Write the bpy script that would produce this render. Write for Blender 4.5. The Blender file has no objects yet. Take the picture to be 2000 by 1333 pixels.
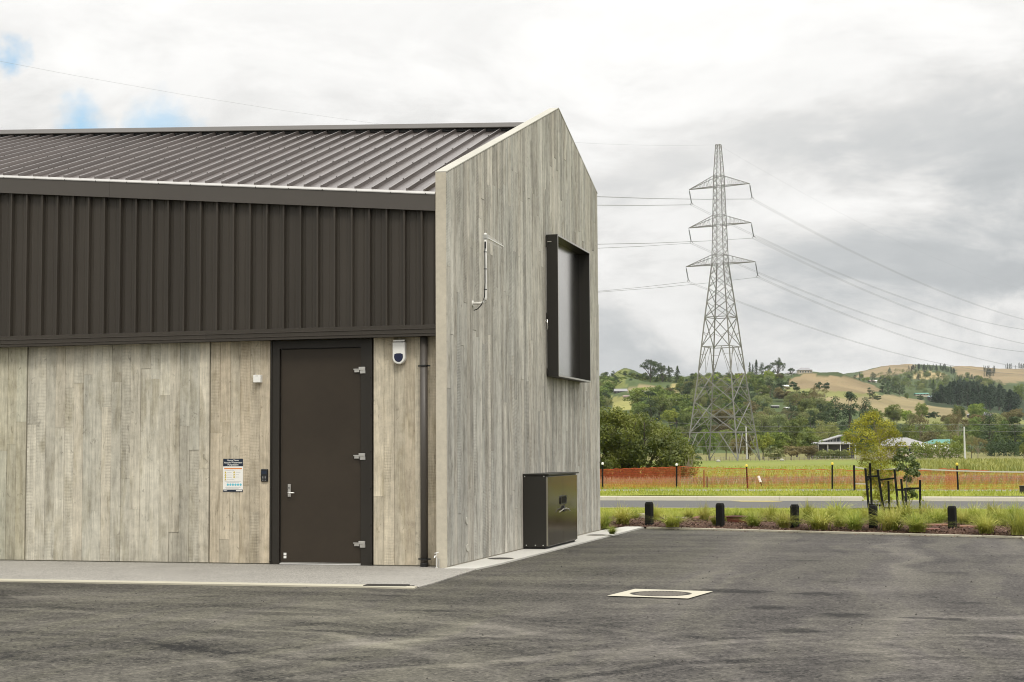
import bpy, math, random
import numpy as np
from math import sin, cos, pi, radians, sqrt, atan2
from mathutils import Vector, Matrix

SC = bpy.context.scene
COL = SC.collection
rnd = random.Random(11)
NR = np.random.default_rng(5)

# ------------------------------------------------------------------ camera, sky, sun, exposure
FOC, EYE = 3060.0, 1.6                       # focal length in photo pixels (2000 wide), eye height
PITCH, ROLL, YAW = 0.0703, -0.00596, -0.2634
_fw = np.array([sin(YAW)*cos(PITCH), cos(YAW)*cos(PITCH), sin(PITCH)])
_r = np.array([cos(YAW), -sin(YAW), 0.0])
_u = np.cross(_r, _fw)
RIGHT = cos(ROLL)*_r + sin(ROLL)*_u
UP = -sin(ROLL)*_r + cos(ROLL)*_u
FH = np.array([sin(YAW), cos(YAW)])

def sight(px, py):
    """bearing of a photo point as seen from the survey station (used to survey real positions)"""
    return RIGHT*((px-1000)/FOC) - UP*((py-666.5)/FOC) + _fw
def at(px, py, depth):
    d = sight(px, py)
    return d*(depth/(d[0]*FH[0]+d[1]*FH[1])) + np.array([0, 0, EYE])
def on_z(px, py, z=0.0):
    d = sight(px, py)
    return d*((z-EYE)/d[2]) + np.array([0, 0, EYE])

cam = bpy.data.cameras.new("camera")
cam.sensor_width = 36.0
cam.lens = FOC/2000*36.0
cam.clip_start, cam.clip_end = 0.1, 9000
co = bpy.data.objects.new("camera", cam); COL.objects.link(co)
co.matrix_world = Matrix(((RIGHT[0], UP[0], -_fw[0], 0), (RIGHT[1], UP[1], -_fw[1], 0), (RIGHT[2], UP[2], -_fw[2], EYE), (0, 0, 0, 1)))
SC.camera = co

SUN_EL, SUN_AZ = radians(52), radians(150)   # azimuth clockwise from +Y: behind the station, a little to its right
sd = Vector((sin(SUN_AZ)*cos(SUN_EL), cos(SUN_AZ)*cos(SUN_EL), sin(SUN_EL)))
sl = bpy.data.lights.new("sun", 'SUN'); sl.energy = 1.5; sl.angle = radians(14); sl.color = (1.0, 0.95, 0.86)
so = bpy.data.objects.new("sun", sl); COL.objects.link(so)
so.rotation_euler = sd.to_track_quat('Z', 'Y').to_euler()
so.location = (0, -10, 60)

SC.view_settings.view_transform = 'Standard'
SC.view_settings.look = 'None'
SC.view_settings.exposure = 0.0
SC.view_settings.gamma = 1.0
SC.view_settings.use_curve_mapping = False
SC.render.engine = 'CYCLES'
cy = SC.cycles
cy.use_denoising = True
cy.max_bounces = 7; cy.diffuse_bounces = 3; cy.glossy_bounces = 3; cy.transmission_bounces = 4; cy.transparent_max_bounces = 8
cy.sample_clamp_indirect = 6.0
cy.pixel_filter_type = 'BLACKMAN_HARRIS'; cy.filter_width = 1.05
cy.caustics_reflective = False; cy.caustics_refractive = False

# ------------------------------------------------------------------ node helpers
class NT:
    def __init__(s, tree):
        s.t = tree; s.n = tree.nodes; s.l = tree.links
    def node(s, typ, **kw):
        n = s.n.new(typ)
        for k, v in kw.items(): setattr(n, k, v)
        return n
    def put(s, sock, v):
        if isinstance(v, bpy.types.NodeSocket): s.l.new(v, sock)
        elif v is not None:
            if hasattr(sock, 'default_value'):
                try: sock.default_value = v
                except Exception: sock.default_value = (*v, 1.0) if len(v) == 3 else v
    def m(s, op, a, b=None, c=None, clamp=False):
        n = s.node('ShaderNodeMath', operation=op, use_clamp=clamp)
        s.put(n.inputs[0], a)
        if b is not None: s.put(n.inputs[1], b)
        if c is not None: s.put(n.inputs[2], c)
        return n.outputs[0]
    def vm(s, op, a, b=None):
        n = s.node('ShaderNodeVectorMath', operation=op)
        s.put(n.inputs[0], a)
        if b is not None: s.put(n.inputs[1], b)
        return n.outputs['Value'] if op in ('DOT_PRODUCT', 'LENGTH', 'DISTANCE') else n.outputs[0]
    def mix(s, f, a, b, blend='MIX'):
        n = s.node('ShaderNodeMix', data_type='RGBA', blend_type=blend)
        s.put(n.inputs[0], f); s.put(n.inputs[6], a); s.put(n.inputs[7], b)
        return n.outputs[2]
    def sm(s, x, lo, hi, a=0.0, b=1.0):
        n = s.node('ShaderNodeMapRange', interpolation_type='SMOOTHSTEP')
        s.put(n.inputs[0], x); n.inputs[1].default_value = lo; n.inputs[2].default_value = hi
        n.inputs[3].default_value = a; n.inputs[4].default_value = b
        return n.outputs[0]
    def noise(s, vec, scale=5.0, detail=4.0, rough=0.55, dist=0.0, col=False):
        n = s.node('ShaderNodeTexNoise')
        s.put(n.inputs['Vector'], vec); n.inputs['Scale'].default_value = scale
        n.inputs['Detail'].default_value = detail; n.inputs['Roughness'].default_value = rough; n.inputs['Distortion'].default_value = dist
        return n.outputs['Color' if col else 'Fac']
    def xyz(s, v):
        n = s.node('ShaderNodeSeparateXYZ'); s.put(n.inputs[0], v); return n.outputs
    def comb(s, x, y, z):
        n = s.node('ShaderNodeCombineXYZ')
        for i, v in enumerate((x, y, z)): s.put(n.inputs[i], v)
        return n.outputs[0]
    def pos(s):
        return s.node('ShaderNodeNewGeometry').outputs['Position']
    def obj(s):
        return s.node('ShaderNodeTexCoord').outputs['Object']
    def rand(s):
        return s.node('ShaderNodeObjectInfo').outputs['Random']
    def ocol(s):
        return s.node('ShaderNodeObjectInfo').outputs['Color']
    def bump(s, h, strength=0.3, dist=0.01):
        n = s.node('ShaderNodeBump'); n.inputs['Strength'].default_value = strength; n.inputs['Distance'].default_value = dist
        s.put(n.inputs['Height'], h); return n.outputs[0]
    def scale(s, c, f):
        return s.mix(1.0, c, s.comb(f, f, f) if isinstance(f, bpy.types.NodeSocket) else (f, f, f, 1), 'MULTIPLY')

def newmat(name):
    m = bpy.data.materials.new(name); m.use_nodes = True
    t = NT(m.node_tree); b = m.node_tree.nodes['Principled BSDF']
    return m, t, b

def plain(name, col, rough=0.6, metal=0.0, var=0.12, scale=3.0, bump=0.0, spec=0.5, obrand=0.0):
    """paint, plastic or metal with a little uneven tone and wear"""
    m, t, b = newmat(name)
    p = t.pos()
    n1 = t.noise(p, scale, 5); n2 = t.noise(p, scale*9, 3)
    f = t.m('ADD', t.m('MULTIPLY', n1, 0.7), t.m('MULTIPLY', n2, 0.3))
    k = t.m('ADD', t.m('MULTIPLY', f, 2*var), 1.0-var)
    if obrand: k = t.m('MULTIPLY', k, t.m('ADD', t.m('MULTIPLY', t.rand(), 2*obrand), 1-obrand))
    t.put(b.inputs['Base Color'], t.scale((*col, 1), k))
    t.put(b.inputs['Roughness'], t.m('ADD', t.m('MULTIPLY', n1, 0.16), rough-0.08))
    b.inputs['Metallic'].default_value = metal
    b.inputs['Specular IOR Level'].default_value = spec
    if bump: t.put(b.inputs['Normal'], t.bump(n2, bump, 0.004))
    return m

# ------------------------------------------------------------------ world: overcast with a few blue gaps
W = bpy.data.worlds.new("World"); SC.world = W; W.use_nodes = True
wt = NT(W.node_tree)
for n in list(wt.n): wt.n.remove(n)
out = wt.node('ShaderNodeOutputWorld')
sky = wt.node('ShaderNodeTexSky', sky_type='NISHITA')
sky.sun_disc = False; sky.sun_elevation = SUN_EL; sky.sun_rotation = SUN_AZ
sky.altitude = 50; sky.air_density = 1.0; sky.dust_density = 0.6; sky.ozone_density = 1.0
bg1 = wt.node('ShaderNodeBackground'); wt.put(bg1.inputs[0], wt.mix(1.0, sky.outputs[0], (0.74, 1.0, 1.0, 1), 'MULTIPLY')); bg1.inputs[1].default_value = 0.15
dirv = wt.vm('NORMALIZE', wt.node('ShaderNodeTexCoord').outputs['Generated'])
dx, dy, dz = wt.xyz(dirv)
el = wt.m('MAXIMUM', dz, 0.0)
den = wt.m('ADD', el, 0.16)
cp = wt.comb(wt.m('DIVIDE', dx, den), wt.m('DIVIDE', dy, den), wt.m('MULTIPLY', den, 1.2))
nA = wt.noise(cp, 0.75, 7, 0.52, 0.35)
nB = wt.noise(wt.vm('ADD', cp, (7.3, 2.1, 0.4)), 1.9, 9, 0.58, 0.5)
nC = wt.noise(cp, 7.0, 6, 0.6, 0.4)
lowv = wt.vm('MULTIPLY', dirv, (1.0, 1.0, 2.3))
nD = wt.noise(wt.vm('ADD', lowv, (0.31, 0.12, 0.55)), 7.0, 9, 0.60, 0.35)
nE = wt.noise(lowv, 22.0, 7, 0.6, 0.3)
nW = wt.noise(dirv, 6.0, 6, 0.6, col=True)
wob = wt.vm('ADD', dirv, wt.vm('SCALE', wt.vm('SUBTRACT', nW, (0.5, 0.5, 0.5)), None))
wob.node.inputs[1].links[0].from_node.inputs['Scale'].default_value = 0.16
def patch(px, py, r0, r1):
    d = sight(px, py); d = d/np.linalg.norm(d)
    return wt.sm(wt.vm('DISTANCE', wob, tuple(d)), r0, r1, 1.0, 0.0)
bright = wt.m('ADD', wt.m('ADD', wt.m('MULTIPLY', el, 0.75), 0.70), wt.m('MULTIPLY', wt.m('MULTIPLY', el, el), 1.15))
tex = wt.m('ADD', wt.m('MULTIPLY', wt.m('SUBTRACT', nA, 0.5), 0.26), wt.m('MULTIPLY', wt.m('SUBTRACT', nB, 0.5), 0.50))
puff = wt.m('ADD', wt.m('MULTIPLY', wt.m('SUBTRACT', wt.sm(nD, 0.36, 0.64), 0.5), 0.30), wt.m('MULTIPLY', wt.m('SUBTRACT', nE, 0.5), 0.16))
low = wt.sm(el, 0.10, 0.34, 1.0, 0.25)
tex = wt.m('ADD', wt.m('MULTIPLY', tex, 0.7), wt.m('MULTIPLY', puff, low))
dark = wt.m('MAXIMUM', patch(1960, 400, 0.03, 0.17), wt.m('MULTIPLY', patch(1700, 590, 0.01, 0.10), 0.8))
dark = wt.m('MAXIMUM', dark, wt.m('MULTIPLY', patch(1330, 610, 0.01, 0.09), 0.7))
dark = wt.m('MULTIPLY', dark, wt.sm(nD, 0.64, 0.40))
gain = wt.m('ADD', wt.m('MULTIPLY', dark, -0.17), wt.m('ADD', tex, 1.0))
lum = wt.m('MULTIPLY', bright, gain)
ccol = wt.mix(wt.sm(lum, 0.45, 0.85), (0.93, 0.975, 1.0, 1), (1.0, 0.994, 0.975, 1))
bg2 = wt.node('ShaderNodeBackground'); wt.put(bg2.inputs[0], wt.scale(ccol, lum)); bg2.inputs[1].default_value = 1.0
gap = wt.m('MAXIMUM', patch(170, 238, 0.002, 0.030), patch(-30, 60, 0.003, 0.018))
gap = wt.m('MAXIMUM', gap, wt.m('MULTIPLY', patch(330, 262, 0.005, 0.03), 0.6))
gap = wt.m('MAXIMUM', gap, wt.sm(wt.noise(wt.vm('ADD', cp, (3.7, 9.2, 0)), 0.8, 6, 0.5), 0.66, 0.76))
gap = wt.m('MULTIPLY', gap, wt.m('ADD', 0.60, wt.m('MULTIPLY', wt.sm(nC, 0.35, 0.6), 0.4)))
mixs = wt.node('ShaderNodeMixShader'); wt.put(mixs.inputs[0], gap)
wt.l.new(bg2.outputs[0], mixs.inputs[1]); wt.l.new(bg1.outputs[0], mixs.inputs[2]); wt.l.new(mixs.outputs[0], out.inputs[0])

# ------------------------------------------------------------------ mesh helpers
def link(o, parent=None):
    COL.objects.link(o)
    if parent is not None: o.parent = parent
    return o

class MB:
    def __init__(s): s.v = []; s.f = []; s.mi = []; s.cur = 0
    def add(s, vs, fs):
        b = len(s.v); s.v.extend(tuple(map(float, v)) for v in vs)
        for f in fs: s.f.append(tuple(i+b for i in f)); s.mi.append(s.cur)
        return s
    def box(s, x0, x1, y0, y1, z0, z1):
        return s.add([(x0,y0,z0),(x1,y0,z0),(x1,y1,z0),(x0,y1,z0),(x0,y0,z1),(x1,y0,z1),(x1,y1,z1),(x0,y1,z1)],
                     [(0,3,2,1),(4,5,6,7),(0,1,5,4),(1,2,6,5),(2,3,7,6),(3,0,4,7)])
    def prism(s, poly, axis, a, b):
        """poly of 2D points extruded along axis from a to b (x: (y,z), y: (x,z), z: (x,y))"""
        n = len(poly)
        def P(p, t): return {'x': (t, p[0], p[1]), 'y': (p[0], t, p[1]), 'z': (p[0], p[1], t)}[axis]
        vs = [P(p, a) for p in poly]+[P(p, b) for p in poly]
        fs = [tuple(range(n))[::-1], tuple(range(n, 2*n))]+[(i, (i+1) % n, (i+1) % n+n, i+n) for i in range(n)]
        return s.add(vs, fs)
    def bar(s, p, q, r, n=4, r2=None):
        p, q = Vector(p), Vector(q); d = q-p
        if d.length < 1e-6: return s
        d.normalize(); a = d.cross(Vector((0, 0, 1)) if abs(d.z) < 0.9 else Vector((1, 0, 0))).normalized(); c = d.cross(a)
        r2 = r if r2 is None else r2
        vs = []
        for base, rr in ((p, r), (q, r2)):
            for i in range(n):
                t = 2*pi*(i+0.5)/n
                vs.append(base+a*cos(t)*rr+c*sin(t)*rr)
        fs = [(i, (i+1) % n, (i+1) % n+n, i+n) for i in range(n)]+[tuple(range(n))[::-1], tuple(range(n, 2*n))]
        return s.add(vs, fs)
    def tube(s, pts, r, n=6):
        pts = [Vector(p) for p in pts]; rs = r if isinstance(r, (list, tuple)) else [r]*len(pts)
        vs = []; fs = []
        for k, p in enumerate(pts):
            d = (pts[min(k+1, len(pts)-1)]-pts[max(k-1, 0)]).normalized()
            a = d.cross(Vector((0, 0, 1)) if abs(d.z) < 0.95 else Vector((1, 0, 0))).normalized(); c = d.cross(a)
            for i in range(n):
                t = 2*pi*i/n; vs.append(p+a*cos(t)*rs[k]+c*sin(t)*rs[k])
        for k in range(len(pts)-1):
            for i in range(n):
                j = (i+1) % n; fs.append((k*n+i, k*n+j, k*n+n+j, k*n+n+i))
        fs += [tuple(range(n))[::-1], tuple(range((len(pts)-1)*n, len(pts)*n))]
        return s.add(vs, fs)
    def lathe(s, prof, n=16, c=(0, 0, 0), axis='z'):
        vs = []; fs = []
        for (r, h) in prof:
            for i in range(n):
                t = 2*pi*i/n; x, y = r*cos(t), r*sin(t)
                v = {'z': (x, y, h), 'y': (x, h, y), 'x': (h, x, y)}[axis]
                vs.append((v[0]+c[0], v[1]+c[1], v[2]+c[2]))
        for k in range(len(prof)-1):
            for i in range(n):
                j = (i+1) % n; fs.append((k*n+i, k*n+j, k*n+n+j, k*n+n+i))
        fs += [tuple(range(n))[::-1], tuple(range((len(prof)-1)*n, len(prof)*n))]
        return s.add(vs, fs)
    def build(s, name, mat, parent=None, bevel=0.0, smooth=False):
        me = bpy.data.meshes.new(name); me.from_pydata(s.v, [], s.f)
        mats = mat if isinstance(mat, (list, tuple)) else [mat]
        for m in mats: me.materials.append(m)
        if len(mats) > 1: me.polygons.foreach_set('material_index', s.mi)
        if smooth: me.polygons.foreach_set('use_smooth', [True]*len(me.polygons))
        import bmesh
        bm = bmesh.new(); bm.from_mesh(me); bmesh.ops.recalc_face_normals(bm, faces=bm.faces); bm.to_mesh(me); bm.free()
        o = bpy.data.objects.new(name, me); link(o, parent)
        if bevel:
            md = o.modifiers.new('bevel', 'BEVEL'); md.width = bevel; md.segments = 2; md.limit_method = 'ANGLE'
        return o

def npmesh(name, verts, faces, mat, smooth=False):
    me = bpy.data.meshes.new(name)
    verts = np.asarray(verts, dtype=np.float32); faces = np.asarray(faces, dtype=np.int32); k = faces.shape[1]
    me.vertices.add(len(verts)); me.vertices.foreach_set('co', verts.ravel())
    me.loops.add(faces.size); me.loops.foreach_set('vertex_index', faces.ravel())
    me.polygons.add(len(faces)); me.polygons.foreach_set('loop_start', np.arange(0, faces.size, k, dtype=np.int32))
    me.polygons.foreach_set('loop_total', np.full(len(faces), k, dtype=np.int32))
    if smooth: me.polygons.foreach_set('use_smooth', np.ones(len(faces), dtype=bool))
    me.update(calc_edges=True)
    me.materials.append(mat)
    return me

def tag(o, label=None, cat=None, group=None, kind=None):
    if label: o['label'] = label
    if cat: o['category'] = cat
    if group: o['group'] = group
    if kind: o['kind'] = kind
    return o
def thing(name, label, cat, loc=(0, 0, 0), rz=0.0, group=None):
    o = bpy.data.objects.new(name, None); o.empty_display_size = 0.2
    o.location = loc; o.rotation_euler = (0, 0, rz); link(o)
    return tag(o, label, cat, group)
def copy_tree(o, parent=None):
    c = o.copy(); link(c, parent)
    for ch in list(o.children): copy_tree(ch, c)
    return c
def struct(o): o['kind'] = 'structure'; return o
def stuff(o): o['kind'] = 'stuff'; return o

# ------------------------------------------------------------------ materials of the near scene
def board_mat(name, grain, tone, fine=34.0):
    """board-marked concrete: grain, knots and saw marks printed by the formwork; tint comes from the panel's own mix (object colour)"""
    m, t, b = newmat(name)
    x, y, z = t.xyz(t.pos())
    r = t.rand()
    s = t.m('ADD', t.m('ADD', x, y), t.m('MULTIPLY', r, 37.0))
    zz = t.m('ADD', z, t.m('MULTIPLY', r, 91.0))
    wav = t.m('MULTIPLY', t.m('SUBTRACT', t.noise(t.comb(t.m('MULTIPLY', s, 4), 0, t.m('MULTIPLY', zz, 1.4)), 1.0, 2), 0.5), 0.05)
    sw = t.m('ADD', s, wav)
    g1 = t.noise(t.comb(t.m('MULTIPLY', sw, fine), 0, t.m('MULTIPLY', zz, 1.6)), 1.0, 5, 0.6)
    g2 = t.noise(t.comb(t.m('MULTIPLY', sw, fine*0.36), 0, t.m('MULTIPLY', zz, 0.8)), 1.0, 4, 0.6)
    g3 = t.noise(t.comb(t.m('MULTIPLY', s, 5.0), 0, t.m('MULTIPLY', zz, 1.3)), 1.0, 5, 0.6, 0.6)
    kn = t.noise(t.comb(t.m('MULTIPLY', s, 12.0), 3.1, t.m('MULTIPLY', zz, 7.0)), 1.0, 2, 0.5, 1.2)
    knot = t.sm(kn, 0.66, 0.74)
    big = t.noise(t.pos(), 0.55, 4, 0.6)
    saw = t.m('MULTIPLY', t.m('SINE', t.m('MULTIPLY', t.m('ADD', zz, t.m('MULTIPLY', g2, 0.02)), 290.0)), t.sm(t.m('FRACT', t.m('MULTIPLY', r, 7.13)), 0.55, 0.7))
    saw = t.m('MULTIPLY', saw, t.sm(t.noise(t.comb(t.m('MULTIPLY', s, 3.0), 1.0, t.m('MULTIPLY', zz, 0.8)), 1.0, 2), 0.4, 0.6))
    k = t.m('ADD', 1.0, t.m('MULTIPLY', t.m('SUBTRACT', g1, 0.5), grain*1.5))
    k = t.m('ADD', k, t.m('MULTIPLY', t.m('SUBTRACT', g2, 0.5), grain*1.0))
    k = t.m('ADD', k, t.m('MULTIPLY', t.sm(g3, 0.50, 0.72), -0.18*grain))
    k = t.m('ADD', k, t.m('MULTIPLY', saw, 0.09))
    g4 = t.noise(t.comb(t.m('MULTIPLY', sw, fine*2.2), 7.0, t.m('MULTIPLY', zz, 6.0)), 1.0, 4, 0.65)
    k = t.m('ADD', k, t.m('MULTIPLY', t.m('SUBTRACT', g4, 0.5), 0.55))
    k = t.m('ADD', k, t.m('MULTIPLY', t.m('SUBTRACT', big, 0.5), 0.45))
    # cement blooms and rain streaks that run across the board marks
    rs = t.noise(t.comb(t.m('MULTIPLY', t.m('ADD', x, y), 3.2), 5.0, t.m('MULTIPLY', z, 0.35)), 1.0, 6, 0.65)
    k = t.m('ADD', k, t.m('MULTIPLY', t.m('SUBTRACT', t.sm(rs, 0.34, 0.66), 0.5), 0.26))
    mot = t.noise(t.pos(), 9.0, 6, 0.7)
    k = t.m('ADD', k, t.m('MULTIPLY', t.m('SUBTRACT', mot, 0.5), 0.75))
    pit = t.sm(t.noise(t.pos(), 55.0, 2, 0.5), 0.70, 0.76)
    k = t.m('SUBTRACT', k, t.m('MULTIPLY', pit, 0.30))
    k = t.m('MULTIPLY', k, t.m('ADD', 0.93, t.m('MULTIPLY', t.m('FRACT', t.m('MULTIPLY', r, 13.7)), 0.14)))
    k = t.m('MULTIPLY', k, t.m('SUBTRACT', 1.0, t.m('MULTIPLY', knot, 0.30)))
    c = t.mix(t.sm(g3, 0.46, 0.74), (*tone[0], 1), (*tone[1], 1))
    c = t.mix(1.0, c, t.ocol(), 'MULTIPLY')
    # dirt splash near the ground
    sp = t.m('MULTIPLY', t.sm(z, 0.0, 0.5, 1.0, 0.0), t.sm(t.noise(t.pos(), 3.0, 5), 0.35, 0.7))
    k = t.m('MULTIPLY', k, t.m('SUBTRACT', 1.0, t.m('MULTIPLY', sp, 0.22)))
    t.put(b.inputs['Base Color'], t.scale(c, k))
    b.inputs['Roughness'].default_value = 0.82; b.inputs['Specular IOR Level'].default_value = 0.25
    h = t.m('ADD', t.m('MULTIPLY', g1, 0.6), t.m('ADD', g2, t.m('MULTIPLY', saw, 0.25)))
    t.put(b.inputs['Normal'], t.bump(h, 0.5, 0.006))
    return m
M = {}
M['board'] = board_mat('board_marked_concrete', 0.55, ((0.462, 0.434, 0.370), (0.375, 0.343, 0.270)))
M['board2'] = board_mat('board_marked_concrete_end', 0.75, ((0.430, 0.410, 0.358), (0.335, 0.314, 0.264)), 26.0)
def concrete(name, col, var=0.15, speck=0.0, bump=0.2, fine=160):
    m, t, b = newmat(name); p = t.pos()
    n1 = t.noise(p, 1.3, 6, 0.6); n2 = t.noise(p, 14, 5, 0.6); n3 = t.noise(p, fine, 3, 0.7)
    k = t.m('ADD', 1-var*1.0, t.m('ADD', t.m('MULTIPLY', n1, var), t.m('MULTIPLY', n2, var)))
    if speck: k = t.m('ADD', k, t.m('MULTIPLY', t.m('SUBTRACT', n3, 0.5), speck))
    t.put(b.inputs['Base Color'], t.scale((*col, 1), k))
    b.inputs['Roughness'].default_value = 0.85; b.inputs['Specular IOR Level'].default_value = 0.25
    t.put(b.inputs['Normal'], t.bump(t.m('ADD', n2, n3), bump, 0.003))
    return m
M['core'] = concrete('formed_concrete', (0.36, 0.335, 0.265))
M['edge'] = concrete('wall_end_concrete', (0.52, 0.475, 0.38), 0.36, 0.25, 0.5)
M['cap'] = concrete('wall_cap_concrete', (0.43, 0.415, 0.36), 0.3)
M['strip'] = concrete('smooth_path_concrete', (0.50, 0.485, 0.44), 0.14)
M['kerb'] = concrete('kerb_concrete', (0.44, 0.41, 0.32), 0.16)
M['pad'] = concrete('manhole_surround_concrete', (0.46, 0.43, 0.34), 0.14)
M['apron'] = concrete('exposed_aggregate', (0.285, 0.27, 0.24), 0.45, 2.4, 0.8, 55)
M['path'] = concrete('gravel_path', (0.24, 0.23, 0.21), 0.3, 0.5, 0.5)

def clad_mat(name, col, rough, metal=0.35, axis=0):
    m, t, b = newmat(name); x, y, z = t.xyz(t.pos())
    s = t.noise(t.comb(t.m('MULTIPLY', x, 26), t.m('MULTIPLY', y, 2 if axis else 26), t.m('MULTIPLY', z, 0.25)), 1.0, 4, 0.6)
    n = t.noise(t.pos(), 1.1, 5, 0.6); r = t.rand()
    k = t.m('ADD', 0.72, t.m('ADD', t.m('MULTIPLY', s, 0.30), t.m('MULTIPLY', n, 0.26)))
    k = t.m('MULTIPLY', k, t.m('ADD', 0.92, t.m('MULTIPLY', r, 0.16)))
    t.put(b.inputs['Base Color'], t.scale((*col, 1), k))
    t.put(b.inputs['Roughness'], t.m('ADD', rough-0.08, t.m('MULTIPLY', n, 0.16)))
    b.inputs['Metallic'].default_value = metal
    t.put(b.inputs['Normal'], t.bump(s, 0.12, 0.003))
    return m
M['clad'] = clad_mat('dark_wall_cladding', (0.050, 0.0425, 0.0335), 0.48, 0.1)
M['clad'].node_tree.nodes['Principled BSDF'].inputs['Specular IOR Level'].default_value = 0.3
M['roof'] = clad_mat('dark_roof_sheet', (0.155, 0.133, 0.122), 0.30, 0.6, 1)
M['fascia'] = plain('dark_fascia_paint', (0.072, 0.063, 0.053), 0.45, 0.1)
M['flash'] = plain('pale_eave_flashing', (0.40, 0.385, 0.36), 0.35, 0.5)
M['brown'] = plain('dark_brown_door_paint', (0.037, 0.0285, 0.0195), 0.5, 0.0, 0.40, 1.2, 0, 0.25)
M['frame'] = plain('dark_door_frame_paint', (0.025, 0.0215, 0.0165), 0.45, 0.0, 0.12, 3, 0, 0.3)
M['gasket'] = plain('black_seal', (0.008, 0.008, 0.007), 0.7)
M['steel'] = plain('stainless_steel', (0.62, 0.60, 0.56), 0.32, 0.9, 0.1, 20)
M['galv'] = plain('galvanised_steel', (0.50, 0.50, 0.47), 0.5, 0.45, 0.2, 2.0)
M['alu'] = plain('aluminium', (0.78, 0.77, 0.73), 0.4, 0.6, 0.08, 8)
M['black'] = plain('black_plastic', (0.010, 0.010, 0.010), 0.35, 0, 0.1)
M['white'] = plain('white_plastic', (0.78, 0.77, 0.72), 0.4, 0, 0.06)
M['navy'] = plain('navy_print', (0.010, 0.018, 0.035), 0.35, 0, 0.1)
M['lens'] = plain('blue_siren_lens', (0.006, 0.010, 0.04), 0.12, 0, 0.1)
M['orange'] = plain('orange_print', (0.65, 0.20, 0.04), 0.4)
M['amber'] = plain('amber_print', (0.55, 0.42, 0.04), 0.4)
M['cyan'] = plain('cyan_print', (0.12, 0.48, 0.58), 0.4)
M['greyprint'] = plain('grey_print', (0.38, 0.38, 0.37), 0.5)
M['panelmetal'] = plain('brushed_dark_panel', (0.52, 0.50, 0.47), 0.17, 1.0, 0.05, 1.0)
M['cab'] = plain('cabinet_dark_paint', (0.022, 0.020, 0.016), 0.45, 0.0, 0.1, 3, 0, 0.35)
M['handle'] = plain('dark_handle_metal', (0.30, 0.28, 0.23), 0.35, 0.7)
M['cabdoor'] = plain('cabinet_glossy_door', (0.135, 0.118, 0.090), 0.17, 0.85, 0.1, 1.0)
M['stake'] = plain('black_stained_timber', (0.010, 0.010, 0.009), 0.8, 0, 0.3, 6, 0.3, 0.15)
M['rust'] = plain('rusty_steel', (0.16, 0.06, 0.03), 0.8, 0, 0.3, 12)
M['paver'] = plain('red_brown_slab', (0.19, 0.075, 0.05), 0.8, 0, 0.25, 8, 0.4)
M['maroon'] = plain('maroon_plastic', (0.10, 0.016, 0.014), 0.5, 0, 0.2)
M['stone'] = plain('weathered_stone', (0.34, 0.30, 0.25), 0.85, 0, 0.3, 10, 0.6)
M['net'] = plain('orange_net_plastic', (0.52, 0.10, 0.028), 0.6, 0, 0.15)
M['tape'] = plain('white_barrier_tape', (0.50, 0.47, 0.42), 0.5)
M['yellow'] = plain('yellow_cap', (0.75, 0.58, 0.06), 0.5)
M['iron'] = plain('cast_iron', (0.06, 0.056, 0.05), 0.9, 0.0, 0.5, 18, 0.8, 0.15)
M['tread'] = plain('worn_iron_tread', (0.20, 0.18, 0.15), 0.8, 0.0, 0.6, 14)
M['wire'] = plain('conductor_wire', (0.20, 0.20, 0.20), 0.6, 0.0)
M['pylon'] = plain('weathered_galvanised_steel', (0.21, 0.205, 0.19), 0.7, 0.0, 0.25, 2.0, 0, 0.2)
M['insul'] = plain('insulator_glass', (0.06, 0.065, 0.06), 0.3)
M['polegrey'] = plain('concrete_pole', (0.55, 0.55, 0.52), 0.8)

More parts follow.
